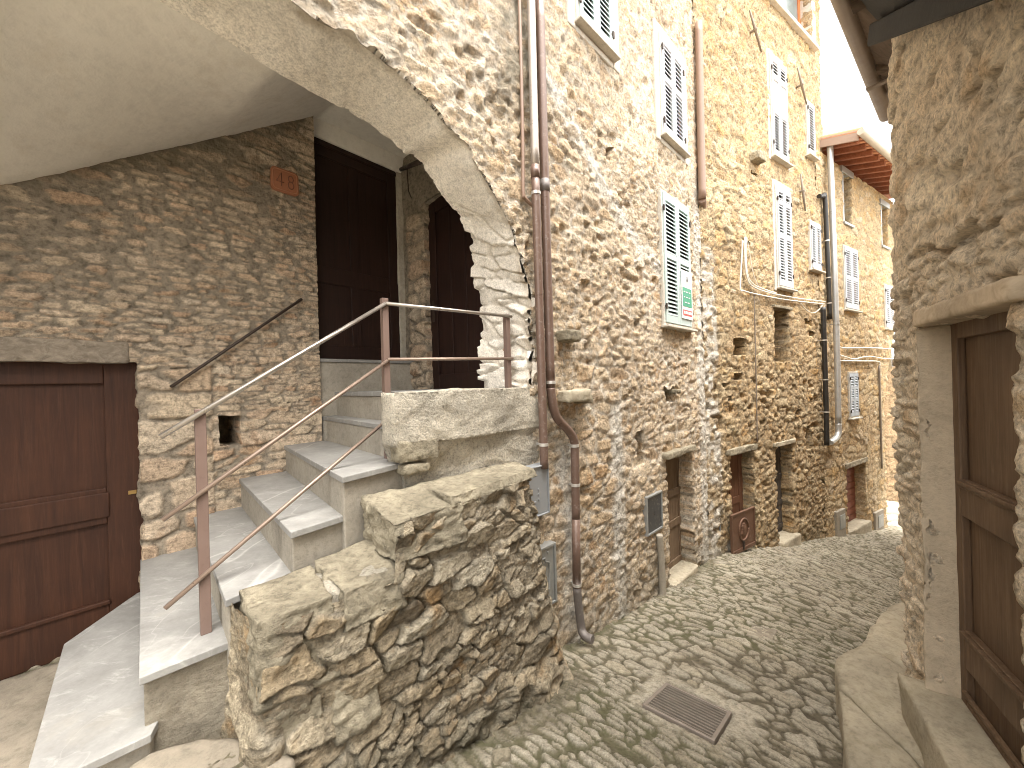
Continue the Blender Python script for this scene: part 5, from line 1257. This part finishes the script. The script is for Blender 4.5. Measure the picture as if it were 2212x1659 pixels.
# number plaque
a, b = L.at(584, 395, -.01), L.at(643, 392, -.01); pz1_, pz0_ = L.at(612, 368, -.01)[1], L.at(612, 417, -.01)[1]
px0, px1 = a[0], b[0]
pq = empty('number_plaque', L.P((px0 + px1) / 2, pz0_, -.02), 'orange terracotta house number plaque reading 48', 'sign')
def rrect(x0, x1, z0, z1, r, n=6):
    o = []
    for cx_, cz_, a0 in ((x1 - r, z0 + r, -90), (x1 - r, z1 - r, 0), (x0 + r, z1 - r, 90), (x0 + r, z0 + r, 180)):
        for i in range(n + 1): t = R(a0 + 90 * i / n); o.append((cx_ + r * math.cos(t), cz_ + r * math.sin(t)))
    return o
def flatplate(poly, y0, y1):
    m = MB(); n = len(poly); m.v = [(x, y0, z) for x, z in poly] + [(x, y1, z) for x, z in poly]
    m.f = [tuple(range(n)), tuple(range(2 * n - 1, n - 1, -1))] + [(i, (i + 1) % n, n + (i + 1) % n, n + i) for i in range(n)]; return m
flatplate(rrect(px0, px1, pz0_, pz1_, .035), -.034, .0).build('tile', M_tile, pq, local(L), bevel=.004)
m = MB(); pts = [(x, -.035, z) for x, z in rrect(px0 + .014, px1 - .014, pz0_ + .014, pz1_ - .014, .026)]; m.tube(pts + [pts[0]], .003, 6); m.build('tile_rim', M_tilel, pq, local(L), smooth=True)
m = MB(); cx_, cz_ = (px0 + px1) / 2, (pz0_ + pz1_) / 2; hh_ = (pz1_ - pz0_) * .29; w_ = (px1 - px0) * .13
x4 = cx_ - (px1 - px0) * .19
m.tube([(x4 + w_ * .35, -.036, cz_ - hh_), (x4 + w_ * .35, -.036, cz_ + hh_), (x4 - w_, -.036, cz_ - hh_ * .35), (x4 + w_ * 1.1, -.036, cz_ - hh_ * .35)], .0042, 6)
x8 = cx_ + (px1 - px0) * .2
for zc_, rr_ in ((cz_ + hh_ * .5, .48), (cz_ - hh_ * .46, .54)):
    m.tube([(x8 + w_ * .85 * math.cos(t) * rr_ * 1.7, -.036, zc_ + hh_ * rr_ * math.sin(t)) for t in [2 * math.pi * i / 20 for i in range(21)]], .0042, 6)
m.build('numeral', M_ink, pq, local(L), smooth=True)

# ================================================================== PIPES
def pipe_thing(name, pl, px, off, r, secs, label, clips=(), cat='drainpipe', extra_off=None, clipmat=None, sock=()):
    pts = [Vector((pl.at(x, y, off)[0], off, pl.at(x, y, off)[1])) for x, y in px]
    if extra_off:
        for i, o2 in extra_off.items():
            s, z = pl.at(*px[i], o2); pts[i] = Vector((s, o2, z))
    t = empty(name, pl.M @ pts[-1], label, cat)
    for (i0_, i1_, mat) in secs:
        seg = pts[i0_:i1_ + 1]
        m = MB(); m.tube(curve_pts(seg, 6) if len(seg) > 2 else seg, r, 16); m.build('pipe_section', mat, t, local(pl), smooth=True)
    for c in clips:
        i = next(k for k in range(len(px) - 1) if px[k][1] <= c <= px[k + 1][1]); f = (c - px[i][1]) / (px[i + 1][1] - px[i][1]); p = pts[i].lerp(pts[i + 1], f); d = (pts[i + 1] - pts[i]).normalized()
        m = MB(); m.tube([p - d * .012, p + d * .012], r * 1.13, 16); m.box(p.x - .008, p.x + .008, p.y, .06, p.z - .008, p.z + .008); m.build('pipe_clip', clipmat or M_clip, t, local(pl))
    for c in sock:
        i = next(k for k in range(len(px) - 1) if px[k][1] <= c <= px[k + 1][1]); f = (c - px[i][1]) / (px[i + 1][1] - px[i][1]); p = pts[i].lerp(pts[i + 1], f); d = (pts[i + 1] - pts[i]).normalized()
        m = MB(); m.tube([p - d * .05, p + d * .05], r * 1.1, 16); m.build('pipe_socket', secs[-1][2], t, local(pl), smooth=True)
    return t
pipe_thing('drainpipe', A, [(1144, -120), (1147, 0), (1156, 365), (1170, 820), (1176, 1012)], -.075, .034, [(0, 2, M_pipeg), (2, 4, M_pipe)], 'straight member of the twin brown drainpipes, ending behind the low wall', (418, 960), sock=(372,))
pipe_thing('drainpipe', A, [(1162, -120), (1166, 0), (1177, 400), (1190, 838), (1193, 868), (1203, 902), (1228, 930), (1240, 952), (1242, 985), (1244, 1120), (1246, 1268), (1254, 1345), (1262, 1372), (1280, 1382)], -.075, .037,
           [(0, 1, M_pipeg), (1, 3, M_pipe), (3, 9, M_pipe), (9, 10, M_pipe), (10, 13, M_pipel)], 'bent member of the twin brown drainpipes, with an elbow down to the cobbles', (826, 962, 1047, 1262), extra_off={13: -.2, 12: -.12}, sock=(402,))
m = MB(); pts = [Vector((A.at(x, y, -.03)[0], -.03, A.at(x, y, -.03)[1])) for x, y in ((1120, -80), (1122, 0), (1129, 300), (1130, 415), (1134, 428), (1152, 446))]; m.tube(curve_pts(pts, 5), .014, 10)
setp(m.build('conduit', M_pipet, None, local(A), smooth=True), 'thin tan conduit beside the twin drainpipes above the arch', 'conduit')
pipe_thing('drainpipe', A, [(1509, 50), (1513, 250), (1517, 430), (1519, 460)], -.075, .052, [(0, 2, M_pipet), (2, 3, M_pipet)], 'short tan drainpipe on the facade with both ends entering the wall', (), extra_off={3: .06})
pipe_thing('drainpipe', B, [(1769, 424), (1778, 424), (1782, 432), (1788, 560), (1793, 690)], -.09, .042, [(0, 4, M_pipek)], 'upper black drainpipe at the corner of the tall house', (520, 600, 655))
pipe_thing('drainpipe', B, [(1778, 664), (1780, 734), (1784, 860), (1786, 962)], -.13, .046, [(0, 3, M_pipek)], 'lower black drainpipe below the cable bundle', (735, 820, 890))
pipe_thing('drainpipe', B, [(1792, 290), (1800, 520), (1808, 760), (1811, 915), (1811, 934), (1806, 946), (1793, 956)], -.14, .054, [(0, 3, M_pipez), (3, 6, M_pipez)], 'tall zinc grey drainpipe at the joint of the two houses', (700,), clipmat=M_pipez)
# cables
def cable(pl, paths, off, r, mat, label, name='cable'):
    m = MB()
    for px in paths: m.tube(curve_pts([(pl.at(x, y, off)[0], off, pl.at(x, y, off)[1]) for x, y in px], 6), r, 8)
    return setp(m.build(name, mat, None, local(pl), smooth=True), label, 'cable')
cable(B, [[(1604, 520), (1602, 560), (1599, 622), (1605, 628), (1640, 637), (1700, 648), (1780, 657)], [(1609, 512), (1609, 560), (1614, 600), (1625, 618), (1660, 632), (1720, 644), (1783, 652)], [(1611, 512), (1611, 560), (1616, 598), (1630, 616), (1662, 629), (1676, 633)]], -.06, .012, M_cable, 'pale cable bundle running to the black pipe below the white shutters')
cable(B, [[(1730, 655), (1742, 670), (1757, 676), (1770, 668), (1778, 657)]], -.06, .008, M_cable, 'thin white cable loop drooping under the cable bundle')
cable(B, [[(1613, 512), (1619, 545), (1627, 590), (1638, 618)]], -.05, .006, M_cable, 'thin cable slanting above the cable bundle')
cable(B, [[(1629, 636), (1631, 720), (1634, 850), (1636, 955)]], -.04, .010, M_cabled, 'thin dark cable dropping to the middle door of the tall house')
cable(Cc, [[(1814, 750), (1830, 752), (1870, 751), (1932, 754)], [(1814, 767), (1830, 772), (1845, 776), (1862, 772), (1880, 770), (1905, 774), (1932, 775)], [(1814, 779), (1860, 780), (1897, 781), (1900, 790)]], -.06, .015, M_cable, 'pale cables strung across the end house')
cable(Cc, [[(1899, 790), (1902, 900), (1905, 1012)]], -.05, .022, M_cabled, 'grey conduit down the corner of the end house', 'conduit')
cable(A, [[(1556, 1122), (1555, 1160), (1556, 1205)]], -.05, .012, M_hatch, 'grey conduit under the small louvred vent', 'conduit')
cable(A, [[(1424, 1155), (1428, 1200), (1431, 1262), (1431, 1290)]], -.05, .038, M_meter, 'short pale plastered pipe under the dark speckled hatch', 'pipe')

# ================================================================== wall boxes and hatches
def hatch(q, pl, name, label, mat, fmat, cat, off=-.05, deco=None, frame=.022):
    s0, s1, z0, z1 = q; t = empty(name, pl.P((s0 + s1) / 2, z0, off), label, cat)
    m = MB(); m.box(s0, s1, off, .05, z0, z1); m.build('panel', mat, t, local(pl), bevel=.004)
    m = MB(); f = frame
    for b in ((s0 - f, s0 - .0005, z0 - f, z1 + f), (s1 + .0005, s1 + f, z0 - f, z1 + f), (s0, s1, z1 + .0005, z1 + f), (s0, s1, z0 - f, z0 - .0005)): m.box(b[0], b[1], off - .012, .04, b[2], b[3])
    m.build('frame', fmat, t, local(pl), bevel=.004)
    if deco: m = MB(); deco(m, s0, s1, z0, z1, off); m.build('relief', fmat, t, local(pl), smooth=True)
    return t
def deco1(m, s0, s1, z0, z1, off):
    for k in (.0, .11):
        a, b, c_, d_ = s0 + (.06 + k) * 1, s1 - (.06 + k * .9), z0 + .07 + k, z1 - .07 - k
        if b - a < .05: continue
        n = .05; y = off - .004
        pts = [(a + n, y, c_), (b - n, y, c_), (b - n, y, c_ + n * .6), (b, y, c_ + n), (b, y, d_ - n), (b - n, y, d_ - n * .6), (b - n, y, d_), (a + n, y, d_), (a + n, y, d_ - n * .6), (a, y, d_ - n), (a, y, c_ + n), (a + n, y, c_ + n * .6), (a + n, y, c_)]
        m.tube(pts, .006, 6)
    for f in (.2, .4, .6, .8): x = s0 + f * (s1 - s0); m.tube([(x, off, z1 - .035), (x, off - .008, z1 - .035)], .01, 8)
qh2 = [S_(A, 1152, 1240, -.06) - .12, S_(A, 1197, 1240, -.06), Z_(A, 1190, 1300, -.06), Z_(A, 1190, 1180, -.06)]
hatch(qh2, A, 'utility_hatch', 'grey metal utility hatch with curled border between the low wall and the bent pipe', M_hatch, M_hatch, 'hatch', -.06, deco1)
qh1 = [S_(A, 1142, 1060, -.06) - .1, S_(A, 1181, 1060, -.06), Z_(A, 1165, 1110, -.06), Z_(A, 1165, 1008, -.06)]
def deco2(m, s0, s1, z0, z1, off):
    for k in range(3): z = z0 + .04 + k * .035; m.tube([(s0 + .02, off - .004, z), (s0 + .16, off - .004, z)], .009, 6)
    for k in range(3): m.tube([(s1 - .11, off, z0 + .12 + k * .04), (s1 - .11, off - .006, z0 + .12 + k * .04)], .008, 6)
hatch(qh1, A, 'utility_box', 'blue grey utility box above the metal hatch behind the low wall', M_hatchb, M_hatchb, 'utility box', -.07, deco2, .012)
qh3 = qrect(A, (1392, 1079), (1394, 1156), (1422, 1061), (1424, 1132))
hatch(qh3, A, 'meter_hatch', 'dark speckled metal hatch beside the old plank door', M_hatchd, M_hatch, 'hatch', -.03)
qv = qrect(A, (1538, 1094), (1539, 1122), (1557, 1084), (1558, 1116))
def deco3(m, s0, s1, z0, z1, off):
    for k in range(8): z = z0 + (k + .5) * (z1 - z0) / 8; m.box(s0 + .01, s1 - .01, off - .008, off - .001, z - .006, z + .006)
hatch(qv, A, 'wall_vent', 'small pale louvred vent on the plaster seam between two doors', M_hatch, M_meter, 'vent', -.05, deco3)

# ================================================================== drain grate
gm = Matrix(((gr_x.x, gr_y.x, gr_n.x, gr_o.x), (gr_x.y, gr_y.y, gr_n.y, gr_o.y), (gr_x.z, gr_y.z, gr_n.z, gr_o.z + .012), (0, 0, 0, 1)))
gt = empty('drain_grate', gr_o, 'rusty iron drain grate with parallel bars set in the cobbles', 'drain grate')
hx_, hy_ = gr_lx / 2, gr_ly / 2; m = MB(); f = .022
m.box(-hx_, hx_, -hy_, -hy_ + f, -.04, .006); m.box(-hx_, hx_, hy_ - f, hy_, -.04, .006); m.box(-hx_, -hx_ + f, -hy_ + f, hy_ - f, -.04, .006); m.box(hx_ - f, hx_, -hy_ + f, hy_ - f, -.04, .006)
m.build('frame', M_gratem, gt, gm, bevel=.003)
nb = 11
for k in range(nb):
    y = -hy_ + f + (k + .5) * (2 * hy_ - 2 * f) / nb; m = MB(); m.box(-hx_ + f, hx_ - f, y - .0045, y + .0045, -.03, .004); m.build('bar', M_gratem, gt, gm)
cc_ = [atg(*q) for q in ((1626, 1352), (1680, 1364), (1668, 1388), (1612, 1374))]
m = MB(); zoff = Vector((0, 0, .016)); m.hexa([c - Vector((0, 0, .03)) for c in cc_] + [c + zoff for c in cc_])
setp(m.build('drain_cover', M_pave, bevel=.004), 'small flat grey drain cover further down the cobbles', 'drain cover')

# ================================================================== CAMERA, LIGHT
cd = bpy.data.cameras.new('camera'); cam = bpy.data.objects.new('camera', cd); C.objects.link(cam)
cd.sensor_width = 36; cd.lens = FPX / 2212 * 36; cd.clip_start = .02; cd.clip_end = 600
cr, sr = math.cos(ROLL), math.sin(ROLL)
cam.matrix_world = Matrix(((cr, sr, 0, 0), (0, 0, -1, 0), (-sr, cr, 0, 0), (0, 0, 0, 1)))
bpy.context.scene.camera = cam
SUN_EL, SUN_AZ = R(72), R(140)          # azimuth clockwise from the view direction
w = bpy.data.worlds.new('World'); bpy.context.scene.world = w; w.use_nodes = True
nt = w.node_tree; bg = nt.nodes['Background']
sky = nt.nodes.new('ShaderNodeTexSky'); sky.sky_type = 'NISHITA'; sky.sun_disc = False; sky.sun_elevation = SUN_EL; sky.sun_rotation = SUN_AZ; sky.dust_density = 4; sky.air_density = 1.0
hs = nt.nodes.new('ShaderNodeHueSaturation'); hs.inputs['Saturation'].default_value = .12
tint = nt.nodes.new('ShaderNodeMix'); tint.data_type = 'RGBA'; tint.blend_type = 'MULTIPLY'; tint.inputs[0].default_value = 1; tint.inputs[7].default_value = (1.0, .965, .90, 1)
nt.links.new(sky.outputs[0], hs.inputs['Color']); nt.links.new(hs.outputs[0], tint.inputs[6]); nt.links.new(tint.outputs[2], bg.inputs['Color']); bg.inputs['Strength'].default_value = .15
sl_ = bpy.data.lights.new('sun', 'SUN'); so = bpy.data.objects.new('sun', sl_); C.objects.link(so)
sl_.energy = .5; sl_.angle = R(70); sl_.color = (1.0, .95, .87)
dv = Vector((math.sin(SUN_AZ) * math.cos(SUN_EL), math.cos(SUN_AZ) * math.cos(SUN_EL), math.sin(SUN_EL)))
so.rotation_euler = dv.to_track_quat('Z', 'Y').to_euler()
scn = bpy.context.scene
vs = scn.view_settings; vs.view_transform = 'Standard'; vs.look = 'None'; vs.exposure = 2.62; vs.gamma = 1
scn.cycles.max_bounces = 8; scn.cycles.diffuse_bounces = 6; scn.cycles.glossy_bounces = 3
scn.cycles.use_denoising = True; scn.cycles.filter_width = 1.0
